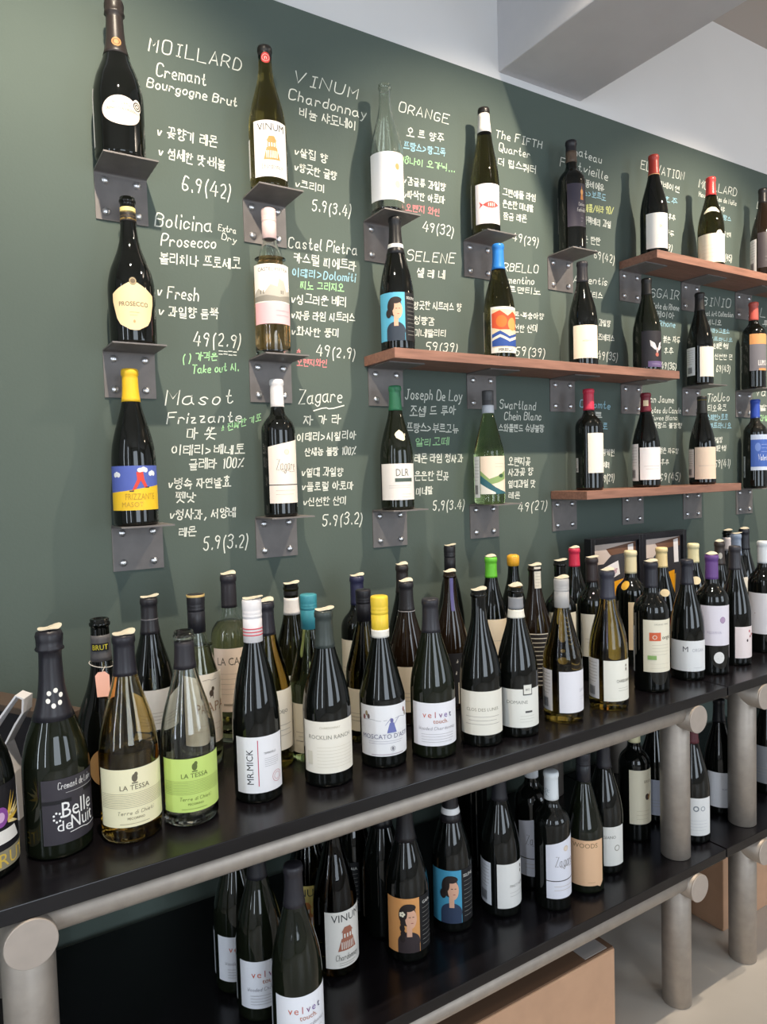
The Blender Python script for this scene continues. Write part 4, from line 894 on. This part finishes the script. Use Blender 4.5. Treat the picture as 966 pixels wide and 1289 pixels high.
topb('tall dark bottle with white red-striped screwcap and vertical lettering on white label', 'flute', 0.039, (327, 1012, 315, 754), cap=('screw', 'efe9e8', 0.785, '', [('d0404a', 0.852, 0.857), ('d0404a', 0.836, 0.841), ('d0404a', 0.820, 0.825)]), seal=True, labels=[('label', 8, paper(64, 0.055, 0.335, 'ecebef', a_mick)), ])
topb('olive bottle half hidden behind the red-striped screwcap bottle', 'burg', BR_, (334, 757, 0.298), glass='olive', cap=('foil', '2b2930', 0.80), seal=True, labels=[('label', 26, paper(56, 0.12, 0.48, CREAM, plain('VERDEJO', n=3)))])
topb('dark green bottle with white neck foil near the wall, behind the teal-capped bottle', 'burg', BR_, (366, 735, 0.305), glass='dkolive', cap=('none', '', 0, '', [('ece6e2', 0.80, 0.91), ('1d1c1c', 0.925, 0.955)]), seal=True, labels=[('label', 6, paper(56, 0.12, 0.42, 'eae6e4', plain('HALL', n=2)))])
topb('pale green glass bottle with teal screwcap', 'burg', BR_, (388, 748, 0.303), glass='ltgreen', cap=('screw', '3f8f9c', 0.79), labels=[('label', -6, paper(60, 0.06, 0.36, 'ece6d4', plain(None, n=3)))])
topb('dark bottle with grey-green capsule and wide cream label beside the yellow-capped one', 'burg', 0.0415, (415, 992, 405, 768), cap=('foil', '3a423f', 0.785), seal=True, labels=[('label', 6, paper(72, 0.085, 0.385, 'efe9dc', lambda L, a, z0, z1: (L.text('CHARDONNAY', 0.0035, 0, z0+(z1-z0)*0.86, 'b8b09a', maxw=a), L.text('ROCKLIN RANCH', 0.0068, 0, z0+(z1-z0)*0.66, '8f8a7c', maxw=1.65*a), L.print_(7, -0.45*a, 0.85*a, z0+(z1-z0)*0.12, z0+(z1-z0)*0.5, 'd6cebb'), L.rect(-0.82*a, -0.62*a, z0+(z1-z0)*0.16, z0+(z1-z0)*0.42, 'dcd6c4'))))])
topb('square-shouldered black bottle with navy capsule, near the wall left of the yellow screwcap', 'bord', BD_, (449, 725, 0.300), cap=('foil', '2e2f4a', 0.79), seal=True, labels=[('label', -30, paper(46, 0.2, 0.55, CREAM, plain(None, n=3)))])
topb('dark olive bottle with black screwcap just behind the yellow screwcap bottle', 'burg', 0.039, (457, 742, 0.295), glass='dkolive', cap=('screw', '1c1b21', 0.79), labels=[('label', -20, paper(56, 0.08, 0.36, CREAM, plain(None, n=3)))])
def a_mosc(L, a, z0, z1):
    h = z1-z0
    L.script('~', h*0.12, -0.5*a, z0+h*0.66, '8a8c98', w=0.8*a, lw=0.0006); L.script('~', h*0.14, 0.55*a, z0+h*0.68, '8a8c98', w=0.7*a, lw=0.0006)
    for (x, z, c) in ((-0.68, 0.84, '9a8a6a'), (-0.78, 0.76, '8a5a5a'), (0.72, 0.86, '8a5a5a'), (0.80, 0.78, '9a8a6a'), (-0.60, 0.78, '6a5a5a')): L.ell(x*a, z0+h*z, 0.0028, 0.0045, c); L.k -= 1
    L.k += 1; L.poly([(0.02*a, z0+h*0.46), (0.36*a, z0+h*0.46), (0.26*a, z0+h*0.66), (0.12*a, z0+h*0.66)], '7078b4'); L.ell(0.19*a, z0+h*0.70, 0.003, 0.004, '6a6aa0'); L.script('/', h*0.14, 0.05*a, z0+h*0.62, '6a6aa0', w=0.15*a); L.script('/', h*0.14, 0.34*a, z0+h*0.62, '6a6aa0', w=0.15*a)
    L.text("MOSCATO D'ASTI", h*0.09, 0, z0+h*0.35, '777a94', maxw=1.7*a); L.print_(2, -0.6*a, 0.6*a, z0+h*0.26, z0+h*0.30, 'a8a8b8'); L.ell(0.2*a, z0+h*0.15, 0.002, 0.003, '80808a'); L.ring(0.2*a, z0+h*0.15, 0.0045, 0.0006, '80808a'); L.rect(-0.5*a, 0.6*a, z0+h*0.03, z0+h*0.05, 'c0b8c0')
topb('dark bottle with yellow screwcap over a white band and a painted bell-flower label', 'burg', 0.0415, (484, 968, 479, 750), cap=('screw', 'edcb3e', 0.755, '', [('ebe6dc', 0.755, 0.802)]), labels=[('label', 8, paper(74, 0.075, 0.375, 'ededf0', a_mosc))])
topb('dark bottle near the wall whose brown-black capsule shows behind another capsule', 'burg', 0.038, (506, 711, 0.315), cap=('foil', '2a2524', 0.80), seal=True, labels=[('label', 0, paper(56, 0.1, 0.4, CREAM, plain(None, n=3)))])
topb('brown glass bottle with dark capsule and silver ring, right behind the yellow screwcap', 'burg', BR_, (511, 732, 0.295), glass='brown', cap=('foil', '2b2a2d', 0.79, '', [('8a888c', 0.79, 0.796)]), seal=True, labels=[('label', 20, paper(58, 0.1, 0.42, 'ece0ca', plain(None, n=3)))])
topb('dark bottle with charcoal capsule and multicoloured lettering on white label, front row', 'burg', 0.0415, (547, 956, 541, 753), glass='dark', cap=('foil', '2b2a30', 0.785), labels=[('label', 12, paper(72, 0.085, 0.36, 'eeedf3', velvet))])
topb('tallest slim black bottle against the wall in the middle of the table', 'flute', 0.036, (566, 687, 0.335), cap=('screw', '1d1c20', 0.80), seal=True, labels=[])
topb('black bottle with a white ring at its rim and violet strip down its neck', 'burg', 0.039, (566, 720, 0.300), glass='brown', cap=('none', '', 0, '', []), seal=True, labels=[('label', 20, paper(56, 0.05, 0.42, '1e1c1e', lambda L, a, z0, z1: (L.script('* * *', 0.012, 0.3*a, z0+(z1-z0)*0.78, 'e0dcd4', w=0.9*a), L.script('* * * *', 0.012, 0.3*a, z0+(z1-z0)*0.55, 'e0dcd4', w=1.0*a), L.rect(0, a, z0, z0+(z1-z0)*0.42, 'd8cbb8')))),
  ('neck_strip', 16, lambda L, H, R: L.rect(-0.0035, 0.0035, 0.72*H, 0.96*H, '5a5688'))])
topb('dark open-topped bottle with off-white label in front row, right of multicoloured lettering bottle', 'burg', 0.0405, (607, 941, 599, 743), cap=('none', '', 0, '', []), seal=True, labels=[('label', 5, paper(72, 0.08, 0.365, 'ebe7db', plain('CLOS DES LUNES', ink='8c8674', n=3, size=0.006, tz=0.55)))])
topb('black bottle with bright green capsule near the wall', 'burg', BR_, (618, 701, 0.305), cap=('foil', '6cc63c', 0.83), seal=True, labels=[('label', 6, paper(56, 0.2, 0.50, 'ecdcc2', plain(None, n=1)))])
topb('black bottle sealed with orange-yellow wax near the wall', 'burg', 0.039, (646, 698, 0.300), cap=('wax', 'eaac34', 0.90), labels=[])
topb('dark bottle with silver neck, white neck band and a square sticker on its label', 'burg', 0.0405, (653, 929, 643, 738), cap=('none', '', 0, '', [('e9e4d6', 0.79, 0.845), ('8f8f92', 0.85, 0.93)]), seal=True, labels=[('label', 6, paper(72, 0.07, 0.33, 'e9e8e0', lambda L, a, z0, z1: (L.text('DOMAINE', 0.0065, -0.1*a, z0+(z1-z0)*0.62, '85867e', maxw=1.3*a), L.rect(0.2*a, 0.5*a, z0+(z1-z0)*0.38, z0+(z1-z0)*0.43, '4a4a48'), L.print_(3, 0, 0.6*a, z0+(z1-z0)*0.15, z0+(z1-z0)*0.3, 'c4c4ba'), L.rect(0.12*a, 0.5*a, z1-0.012, z1+0.010, '33332f'), L.rect(0.15*a, 0.47*a, z1-0.010, z1+0.008, 'e6e4da'), L.text('BIO', 0.004, 0.31*a, z1-0.003, '4a4a48'))))])
tz_ = topb('black bottle with white paper strip over its rim and striped print label', 'burg', BR_, (673, 712, 0.300), glass='brown', cap=('none', '', 0, '', []), seal=True, labels=[('label', 10, paper(60, 0.10, 0.50, '262326', lambda L, a, z0, z1: L.print_(13, -a*0.9, a*0.9, z0+0.002, z1-0.002, 'ddd6cc', 0.0018))),
  ('paper_strip', 30, lambda L, H, R: (L.rect(-0.008, 0.008, 0.83*H, 0.995*H, 'e4dccc'), L.print_(6, -0.006, 0.006, 0.85*H, 0.97*H, 'a8a090')))])
bm = bmesh.new(); bx_ = box(bm, -0.020, 0.020, -0.0475, -0.0460, 0.150, 0.186, bev=0.0006); bm.transform(Matrix.Rotation(0.5, 4, 'Z')@Matrix.Rotation(0.12, 4, 'Y'))
hg = link('hang_tag', bm, mat('151316', 0.4), tz_); hg['label'] = 'black square hang tag'
topb('olive bottle with translucent grey screwcap and plain white label, front row', 'burg', 0.0405, (710, 911, 707, 728), glass='olive', cap=('screw', 'b9b5b2', 0.795), seal=True, labels=[('label', 42, paper(53, 0.075, 0.365, 'eae8ee', lambda L, a, z0, z1: (L.text('SAVI', 0.007, 0.45*a, z0+(z1-z0)*0.48, 'b4b2bc', maxw=0.7*a), L.print_(2, 0.2*a, 0.7*a, z0+(z1-z0)*0.3, z0+(z1-z0)*0.36, 'd0ced6')))), BK(0.08, 0.37, 'e4e2e4', ac=-60, hw=28)])
topb('black open bottle with cream label, hidden behind the grey screwcap', 'bord', BD_, (705, 706, 0.300), cap=('none', '', 0, '', []), seal=True, labels=[('label', 12, paper(56, 0.2, 0.6, 'ece2cc', plain(None, n=2)))])
topb('black bottle with crimson capsule near the wall, left of the framed display', 'burg', BR_, (723, 690, 0.300), cap=('foil', 'cf3350', 0.83), seal=True, labels=[('label', 8, paper(56, 0.2, 0.5, 'ece2cc', plain(None, n=2)))])
topb('black bottle with brown-black capsule right behind the gold-olive front bottle', 'bord', BD_, (745, 702, 0.300), cap=('foil', '332a2a', 0.80), seal=True, labels=[('label', 10, paper(56, 0.2, 0.55, 'dcd6c8', plain(None, n=2)))])
topb('gold-olive bottle with slate capsule, cream front label and white side label', 'burg', 0.041, (767, 895, 755, 718), glass='olive', cap=('foil', '3a3a46', 0.795), seal=True, labels=[('label', 40, paper(54, 0.07, 0.365, 'efece0', lambda L, a, z0, z1: (L.ell(0.35*a, z1-0.012, 0.002, 0.003, '6a5a4c'), L.ell(0.35*a, z1-0.020, 0.002, 0.004, '6a5a4c'), L.text('CHARDONNAY', 0.0065, 0.25*a, z0+(z1-z0)*0.46, '5f5a50', maxw=1.1*a), L.print_(2, -0.2*a, 0.75*a, z0+(z1-z0)*0.26, z0+(z1-z0)*0.32, 'a8a496')))), BK(0.08, 0.37, 'e6e6ea', ac=-55, hw=27)])
topb('square-shouldered black bottle with cream wax-like capsule in front of the framed display', 'bord', 0.039, (794, 693, 0.300), cap=('foil', 'e9d9ae', 0.80), labels=[('label', 40, paper(50, 0.14, 0.56, 'e2c9a2', plain(None, n=2))), ('neck_sticker', -28, oval(0.010, 0.011, 0.70, 'd8a83c'))])
def a_org(L, a, z0, z1):
    h = z1-z0; L.text('ORGANIC WINE', 0.0035, 0.1*a, z0+h*0.9, '8f8878', maxw=a); L.rect(-0.65*a, 0.02*a, z0+h*0.60, z0+h*0.76, 'd8653f'); L.text('O', 0.010, -0.34*a, z0+h*0.63, 'f0e6d2'); L.text('orgio', 0.009, 0.45*a, z0+h*0.63, '5a5448', maxw=0.9*a)
    L.print_(4, -0.5*a, 0.6*a, z0+h*0.34, z0+h*0.52, 'c0b8a4'); L.rect(-0.75*a, -0.25*a, z0+h*0.24, z0+h*0.32, '8fb46a'); L.print_(2, -0.6*a, 0.6*a, z0+h*0.08, z0+h*0.16, 'd0c8b4')
topb('square-shouldered black bottle with orange block and green mark on tall cream label', 'bord', 0.0395, (821, 872, 818, 707), cap=('foil', '2c2b33', 0.80), seal=True, labels=[('label', 30, paper(56, 0.16, 0.565, 'ece5d0', a_org)), BK(0.14, 0.5, 'dcdce0', ac=-80, hw=14)])
topb('black bottle with pale yellow capsule and small oval neck tag, behind orange-block label', 'burg', BR_, (833, 689, 0.300), cap=('foil', 'ead29a', 0.82), labels=[('neck_sticker', 14, oval(0.012, 0.010, 0.60, 'ecd9b0'))])
topb('slope-shouldered black bottle with slate capsule and large M on white label', 'burg', 0.0395, (866, 857, 859, 704), cap=('foil', '2a2a33', 0.79), labels=[('label', 5, paper(74, 0.08, 0.335, 'e8e9ea', lambda L, a, z0, z1: (L.text('M', 0.013, -0.15*a, z0+(z1-z0)*0.64, '55565c'), L.text('ORGAN', 0.008, 0.45*a, z0+(z1-z0)*0.64, 'b0b2b8', maxw=0.6*a), L.print_(1, 0.2*a, 0.7*a, z0+(z1-z0)*0.12, z0+(z1-z0)*0.12, 'b8b8bc'))))])
topb('black bottle with butter-yellow capsule and oval neck tag, behind the purple capsule', 'burg', BR_, (873, 684, 0.300), cap=('foil', 'e7ddb0', 0.82), labels=[('neck_sticker', 14, oval(0.013, 0.011, 0.66, 'ecdcb8'))])
topb('square-shouldered black bottle with purple capsule, pale label and round white sticker', 'bord', 0.039, (897, 850, 892, 698), cap=('foil', '6a4688', 0.795), seal=True, labels=[('label', 5, paper(74, 0.25, 0.585, 'e6e0ea', lambda L, a, z0, z1: (L.ell(0.45*a, z0+(z1-z0)*0.64, 0.0065, 0.0085, 'b49ab8'), L.ring(0.45*a, z0+(z1-z0)*0.64, 0.0075, 0.001, '9a80a4'), L.text('RESERVA', 0.006, 0.05*a, z0+(z1-z0)*0.3, 'c0b8ca', maxw=1.1*a)))), ('round_sticker', 24, lambda L, H, R: (L.ell(0, 0.15*H, 0.0125, 0.0145, 'e8e6e4'), L.script('/', 0.006, 0, 0.14*H, '3a3a3a', w=0.007)))])
topb('black bottle with silver crest on its dark capsule, between purple and charcoal capsules', 'burg', 0.037, (906, 682, 0.300), cap=('foil', '3a3330', 0.78), labels=[('neck_emblem', 10, lambda L, H, R: L.ell(0, 0.87*H, 0.005, 0.009, 'b8b4ac'))], seal=True)
topb('slope-shouldered black bottle with charcoal capsule and red marks on small label', 'burg', 0.0385, (926, 838, 918, 687), cap=('foil', '333238', 0.80), labels=[('label', 45, paper(45, 0.065, 0.33, 'efe2e2', lambda L, a, z0, z1: [L.ell(x*a, z0+(z1-z0)*z, 0.0026, 0.0036, c) for x, z, c in ((0.3, 0.85, 'c04a5a'), (0.4, 0.68, '8a3040'), (0.05, 0.56, '3a2a30'), (0.6, 0.74, 'c04a5a'))]))])
topb('black bottle with white foil band near the wall at the far right cluster', 'burg', BR_, (916, 668, 0.305), cap=('none', '', 0, '', [('e6dcdc', 0.79, 0.93)]), seal=True, labels=[('label', 6, paper(56, 0.2, 0.5, CREAM, plain(None, n=2)))])
topb('dark bottle with silvery blue capsule in the far right cluster', 'burg', 0.038, (927, 672, 0.315), cap=('foil', '8e9db4', 0.80), seal=True, labels=[('label', 10, paper(58, 0.18, 0.60, 'e8e2d6', plain(None, n=2)))])
topb('black bottle with glossy black capsule, rearmost of the far right cluster', 'burg', BR_, (937, 666, 0.318), cap=('foil', '22222a', 0.80), seal=True, labels=[('label', 6, paper(60, 0.2, 0.5, 'e6dfd0', plain(None, n=3)))])
lb_ = topb('square-shouldered black bottle with white capsule and plain white label, at right photo edge', 'bord', 0.040, (962, 822, 963, 681), cap=('foil', 'e2e6ea', 0.80), labels=[('label', 3, paper(70, 0.17, 0.54, 'e6e4ea', lambda L, a, z0, z1: L.ell(-0.5*a, z0+(z1-z0)*0.5, 0.001, 0.001, '8a3a3a')))])

# ------------------------------------------------------------------ bottles on the lower shelf
GLW = 'wine bottles standing on the lower shelves'
def lowb(label, prof, R, place, **k):
    p = ('B',)+place+(ZL,) if len(place) == 4 else (('C',)+place+(ZL,))
    return bottle(label, prof, R, p, group=GLW, **k)
VL = [('label', 16, paper(70, 0.085, 0.36, 'eceef6', velvet)), BK(0.09, 0.36, 'e4e6ee', ac=-92, hw=18)]
lowb('rearmost of the three matching colourful-lettered bottles on lower shelf', 'burg', BR_, (302, 1252, 0.295), glass='dark', cap=('foil', '26262b', 0.785), labels=VL)
lowb('middle of the three matching colourful-lettered bottles on lower shelf', 'burg', BR_, (331, 1287, 0.295), glass='dark', cap=('foil', '26262b', 0.785), labels=VL)
lowb('frontmost of the three matching colourful-lettered bottles, cut by the bottom photo edge', 'burg', BR_, (378, 1338, 0.297), glass='dark', cap=('foil', '2b2a30', 0.785), labels=VL)
lowb('olive bottle on lower shelf with only a yellow label sliver showing', 'burg', BR_, (392, 1200, 0.295), glass='dkolive', cap=('foil', '26241f', 0.93), labels=[('label', -10, paper(58, 0.07, 0.45, 'e6cf7a', house))])
lowb('olive bottle on lower shelf with house drawing on its white label', 'burg', 0.0415, (425, 1232, 0.295), glass='dkolive', cap=('foil', '8a7f4e', 0.93), labels=[('label', 30, paper(58, 0.065, 0.42, 'efebe4', lambda L, a, z0, z1: house(L, a, z0, z1, 'b0705a')))])
lowb('dark bottle on lower shelf turned so its orange portrait label faces right', 'burg', BR_, (446, 1160, 0.295), cap=('foil', '1b1a1c', 0.72), labels=[('label', -40, paper(60, 0.07, 0.42, '17171a', g_portrait('d99a5a', '3a2e30', True)))])
lowb('dark bottle on lower shelf with tan label strip and barcode side', 'burg', BR_, (485, 1183, 0.297), cap=('foil', '1b1a1c', 0.72), labels=[('label', 52, paper(30, 0.08, 0.42, 'd8a878', lambda L, a, z0, z1: L.rect(-a, a, z0, z0+(z1-z0)*0.25, '1b1a1c'))), BK(0.1, 0.42, 'd8d4cc', ac=-100, hw=26)])
lowb('dark bottle on lower shelf with orange label of a woman with a braid', 'burg', 0.042, (515, 1213, 0.297), cap=('foil', '1f1d20', 0.74), labels=[('label', 8, paper(68, 0.07, 0.42, '17171a', g_portrait('e2a060', '3a3032', True)))])
lowb('dark bottle on lower shelf with blue portrait label and white neck ring', 'burg', 0.041, (571, 1175, 0.297), cap=('foil', '1f1d20', 0.72, '', [('ecebea', 0.77, 0.81)]), labels=[('label', 2, paper(70, 0.07, 0.43, '17171a', g_portrait('4aa0c4', '32405a', False)))])
lowb('black bottle behind the blue portrait bottle with white neck foil greyed by painted shade', 'bord', BD_, (595, 1095, 0.297), cap=('foil', 'a8a49e', 0.78), labels=[])  # white capsule, its shade under the tabletop put into the grey colour
lowb('dark bottle on lower shelf with back label and large white front label', 'burg', 0.041, (632, 1156, 0.297), cap=('foil', '26262b', 0.785), labels=[('label', 42, paper(53, 0.07, 0.38, 'eceae6', lambda L, a, z0, z1: (L.ell(0.5*a, z1-0.012, 0.002, 0.004, '5a4c44'), L.ell(0.5*a, z1-0.022, 0.002, 0.004, '5a4c44'), L.text('PINOT NOIR', 0.0055, 0.2*a, z0+(z1-z0)*0.46, '8a8680', maxw=a), L.print_(2, -0.3*a, 0.7*a, z0+(z1-z0)*0.26, z0+(z1-z0)*0.34, 'b8b4b0')))), BK(0.08, 0.38, 'dcdfe6', ac=-57, hw=28)])
ZG = lambda ac: [('label', ac, paper(60, 0.10, 0.56, 'e8e8f2', a_zag, top=0.018))]
lowb('further of the two white-capped slant-label bottles on lower shelf', 'bord', BD_, (672, 1120, 0.297), cap=('foil', 'dfe2e6', 0.80), labels=ZG(10))
lowb('nearer of the two white-capped slant-label bottles on lower shelf', 'bord', BD_, (697, 1148, 692, 970), cap=('foil', 'e4e8ea', 0.795, '', []), labels=ZG(40)+[('cap_print', 0, lambda L, H, R: L.script('PR', 0.010, -0.004, 0.85*H, '8a98a0', w=0.014, rot=1.4))])
lowb('bottle on lower shelf with torn peach label', 'burg', BR_, (737, 1126, 0.297), glass='dark', cap=('screw', '24242a', 0.79), labels=[('label', 2, lambda L, H, R: (L.cols([(-0.043, 0.065*H, 0.40*H), (0.026, 0.065*H, 0.40*H), (0.034, 0.05*H, 0.40*H), (0.043, 0.085*H, 0.40*H)], 'eabf98'), L.text('WOODS', 0.010, 0.0, 0.345*H, '8a6a48', maxw=0.055), L.print_(1, 0.005, 0.025, 0.09*H, 0.09*H, 'a88060')))])
lowb('bottle on lower shelf with white label, just right of the peach label', 'burg', BR_, (762, 1101, 0.297), cap=('foil', '2a292e', 0.785), labels=[('label', 2, paper(70, 0.07, 0.37, 'eceae4', lambda L, a, z0, z1: (L.text('LONGIANO', 0.0065, 0, z0+(z1-z0)*0.70, '6a665e', maxw=1.5*a), L.ring(0.55*a, z0+(z1-z0)*0.45, 0.007, 0.002, 'a8a49a'), L.print_(2, -0.7*a, -0.2*a, z0+(z1-z0)*0.1, z0+(z1-z0)*0.14, '9a968e'))))])
lowb('square-shouldered bottle on lower shelf with cream capsule and cream label', 'bord', BD_, (800, 1060, 0.297), cap=('foil', 'e9e2b8', 0.80), labels=[('label', 32, paper(51, 0.15, 0.60, 'efe6cc', lambda L, a, z0, z1: (L.text('BRIO', 0.007, 0.4*a, z0+(z1-z0)*0.76, '9a8a6a', maxw=0.7*a), L.ell(0.35*a, z0+(z1-z0)*0.5, 0.006, 0.008, '4a3a34'), L.poly([(0.4*a, z0+(z1-z0)*0.5), (0.75*a, z0+(z1-z0)*0.6), (0.5*a, z0+(z1-z0)*0.42)], 'a87a3a'), L.print_(3, -0.5*a, 0.5*a, z0+(z1-z0)*0.1, z0+(z1-z0)*0.25, 'c8bc9c'))))])
lowb('black bottle on lower shelf half hidden left of the right steel leg', 'burg', BR_, (826, 1036, 0.297), cap=('foil', '24242a', 0.785), labels=[('label', 4, paper(62, 0.07, 0.38, 'b8bac8', plain(None, n=3)))])
lowb('black bottle half hidden behind the right steel leg, grey crest on label', 'burg', BR_, (872, 1062, 0.297), cap=('foil', '5a2830', 0.80), labels=[('label', 6, paper(66, 0.07, 0.38, 'ecebe9', lambda L, a, z0, z1: (L.ring(0.1*a, z0+(z1-z0)*0.72, 0.007, 0.003, '8a8e94'), L.ring(0.45*a, z0+(z1-z0)*0.72, 0.006, 0.002, 'a8acb2'), L.print_(4, -0.3*a, 0.7*a, z0+(z1-z0)*0.15, z0+(z1-z0)*0.4, 'c4c6ca'))))])
lowb('slim black bottle between the two right-hand steel legs with white label', 'burg', 0.039, (906, 1026, 0.297), cap=('foil', '242529', 0.80), labels=[('label', 14, paper(58, 0.07, 0.38, 'ecebef', lambda L, a, z0, z1: L.text('TOSCANA', 0.0045, 0.3*a, z0+(z1-z0)*0.5, '9a98a4', maxw=0.9*a)))])
lowb('black bottle on lower shelf at right photo edge, right of the second leg', 'burg', BR_, (966, 1000, 0.297), cap=('foil', '24242a', 0.80), labels=[('label', -20, paper(60, 0.1, 0.45, '8f9094', plain(None, n=3)))])

# ------------------------------------------------------------------ framed display, crate, sign stand, boxes
fd = empty('framed_display', (1.455, -0.098, ZT))
tag(fd, 'black double-framed glossy picture display leaning upright behind the bottles', 'picture display')
def put(name, bm, m, par, org):
    bm.transform(Matrix.Translation(-Vector(org))); return link(name, bm, m, par)
FX0, FXM, FX1, FY = 1.26, 1.487, 1.70, -0.112
o3 = fd.location
bm = bmesh.new(); fw = 0.016
for (a, b) in ((FX0, FXM), (FXM, FX1)):
    box(bm, a, a+fw, FY, FY+0.026, ZT, ZT+0.318, bev=0.0015); box(bm, b-fw, b, FY, FY+0.026, ZT, ZT+0.318, bev=0.0015)
    box(bm, a+fw, b-fw, FY, FY+0.026, ZT, ZT+fw, bev=0.0015); box(bm, a+fw, b-fw, FY, FY+0.026, ZT+0.318-fw, ZT+0.318, bev=0.0015)
put('frame', bm, mat('141318', 0.3), fd, o3)
def picture(a, b):
    bm = bmesh.new(); y = FY+0.010; mats = [mat('3c3b40', 0.15), mat('c9b9b0', 0.15), mat('6f4f3e', 0.15), mat('e9e4e4', 0.15), mat('eaa326', 0.15), mat('d8492c', 0.15), mat('3f6a8a', 0.15), mat('a8823a', 0.15), mat('b0607a', 0.15)]
    x0, x1, z0, z1 = a+fw-0.002, b-fw+0.002, ZT+fw-0.002, ZT+0.318-fw+0.002; w = x1-x0; h = z1-z0
    box(bm, x0, x1, y, y+0.012, z0, z1, mi=0)
    k = [0]
    def pg(P, mi):
        k[0] += 1; bm.faces.new([bm.verts.new((x0+w*px, y-0.0003*k[0], z0+h*pz)) for px, pz in P]).material_index = mi
    pg([(0.02, 0.78), (0.02, 0.98), (0.96, 0.98), (0.96, 0.93), (0.5, 0.90), (0.25, 0.78)], 1)
    pg([(0.3, 0.93), (0.96, 0.98), (0.96, 0.88), (0.4, 0.86)], 2)
    pg([(0.80, 0.70), (0.92, 0.70), (0.90, 0.96), (0.78, 0.95)], 3)
    pg([(0.22, 0.58), (0.60, 0.66), (0.56, 0.80), (0.18, 0.73)], 3)
    pg([(0.34, 0.28), (0.80, 0.28), (0.84, 0.58), (0.30, 0.50)], 7)
    pg([(0.30, 0.26), (0.80, 0.26), (0.80, 0.62), (0.36, 0.58)], 4)
    pg([(0.38, 0.14), (0.76, 0.14), (0.74, 0.28), (0.36, 0.30)], 5)
    pg([(0.34, 0.02), (0.84, 0.02), (0.80, 0.15), (0.36, 0.15)], 6)
    st, tw = text_strokes('Sommer', 0.03)
    for s in st: ribbon(bm, [((x-tw/2)*w*0.30/tw, z*h*0.07) for x, z in s], 0.0018, lambda px, pz: (x0+w*0.38+px-pz*0.2, y-0.004, z0+h*0.665+pz+px*0.20), 8)
    put('picture', bm, mats, fd, o3)
picture(FX0, FXM); picture(FXM, FX1)
cr = empty('flat_crate', (-0.245, -0.07, ZT), math.radians(-61)); tag(cr, 'dark flat crate with brown top edge standing at the far left of the tabletop', 'crate')
bm = bmesh.new(); box(bm, -0.02, 0.205, -0.022, 0.022, 0.0, 0.128, bev=0.002)
link('crate_body', bm, mat('1f1b20', 0.6), cr)
bm = bmesh.new(); box(bm, -0.022, 0.207, -0.024, 0.024, 0.128, 0.141, bev=0.002)
link('crate_rim', bm, mat('57493f', 0.6), cr)['label'] = 'brown top rim'
# folded white card stand between the two left bottles
ws = empty('card_stand', (-0.235, -0.275, ZT)); tag(ws, 'white folded card stand behind the leftmost bottles', 'stand')
def strip(P, t, w, name, m):
    bm = bmesh.new(); n = len(P); rows = []
    for i, (x, z) in enumerate(P):
        a = P[max(i-1, 0)]; b = P[min(i+1, n-1)]; d = Vector((b[0]-a[0], b[1]-a[1])).normalized(); nn = Vector((-d.y, d.x))*t
        rows.append([bm.verts.new(p) for p in ((x, -w, z), (x, w, z), (x+nn.x, w, z+nn.y), (x+nn.x, -w, z+nn.y))])
    for A, B in zip(rows, rows[1:]):
        for i in range(4): bm.faces.new((A[i], A[(i+1) % 4], B[(i+1) % 4], B[i]))
    bm.faces.new(rows[0]); bm.faces.new(rows[-1][::-1]); bmesh.ops.recalc_face_normals(bm, faces=bm.faces)
    return link(name, bm, m, ws)
ws.rotation_euler[2] = math.radians(-28)
M_CARDW = mat('e6e4e6', 0.5)
strip([(0.012, 0.0), (0.008, 0.075), (-0.004, 0.118), (0.014, 0.150), (0.026, 0.168), (0.028, 0.190)], 0.003, 0.016, 'front_panel', M_CARDW)
strip([(0.028, 0.190), (0.014, 0.196), (-0.010, 0.165), (-0.045, 0.115), (-0.075, 0.070), (-0.075, 0.0)], 0.003, 0.014, 'back_panel', M_CARDW)
def carton(label, x0, x1, y0, y1, h, mark=None, tape=True):
    c = empty('cardboard_box', ((x0+x1)/2, (y0+y1)/2, ZF)); tag(c, label, 'box'); w = (x1-x0)/2; d = (y1-y0)/2
    link('box_body', bx(-w, w, -d, d, 0.0, h, bev=0.003), M_CARD, c)
    bm = bmesh.new(); box(bm, -w+0.002, w-0.002, -d+0.002, -0.001, h, h+0.004, bev=0.001); box(bm, -w+0.002, w-0.002, 0.001, d-0.002, h, h+0.004, bev=0.001)
    link('box_flap', bm, M_CARDIN, c)
    if tape:
        bm = bmesh.new(); box(bm, w-0.085, w-0.018, -d+0.006, d-0.006, h+0.004, h+0.0052)
        link('packing_tape', bm, mat('a39c98', 0.35), c)['label'] = 'grey packing tape'
    if mark:
        bm = bmesh.new(); st, tw = text_strokes('a', 0)
        for s in st: ribbon(bm, [(x*0.05, z*0.045) for x, z in s], 0.004, lambda x, z: (mark[0]+x, -d-0.0006, mark[1]+z))
        link('marker_scrawl', bm, mat('1e1a1a', 0.6), c)
carton('large tan cardboard box on the floor under the nearer table', 0.30, 0.876, -0.505, -0.16, 0.232, (0.05, 0.075))
carton('tan cardboard box on the floor behind the second right-hand leg', 1.435, 1.80, -0.40, -0.10, 0.275, None, False)
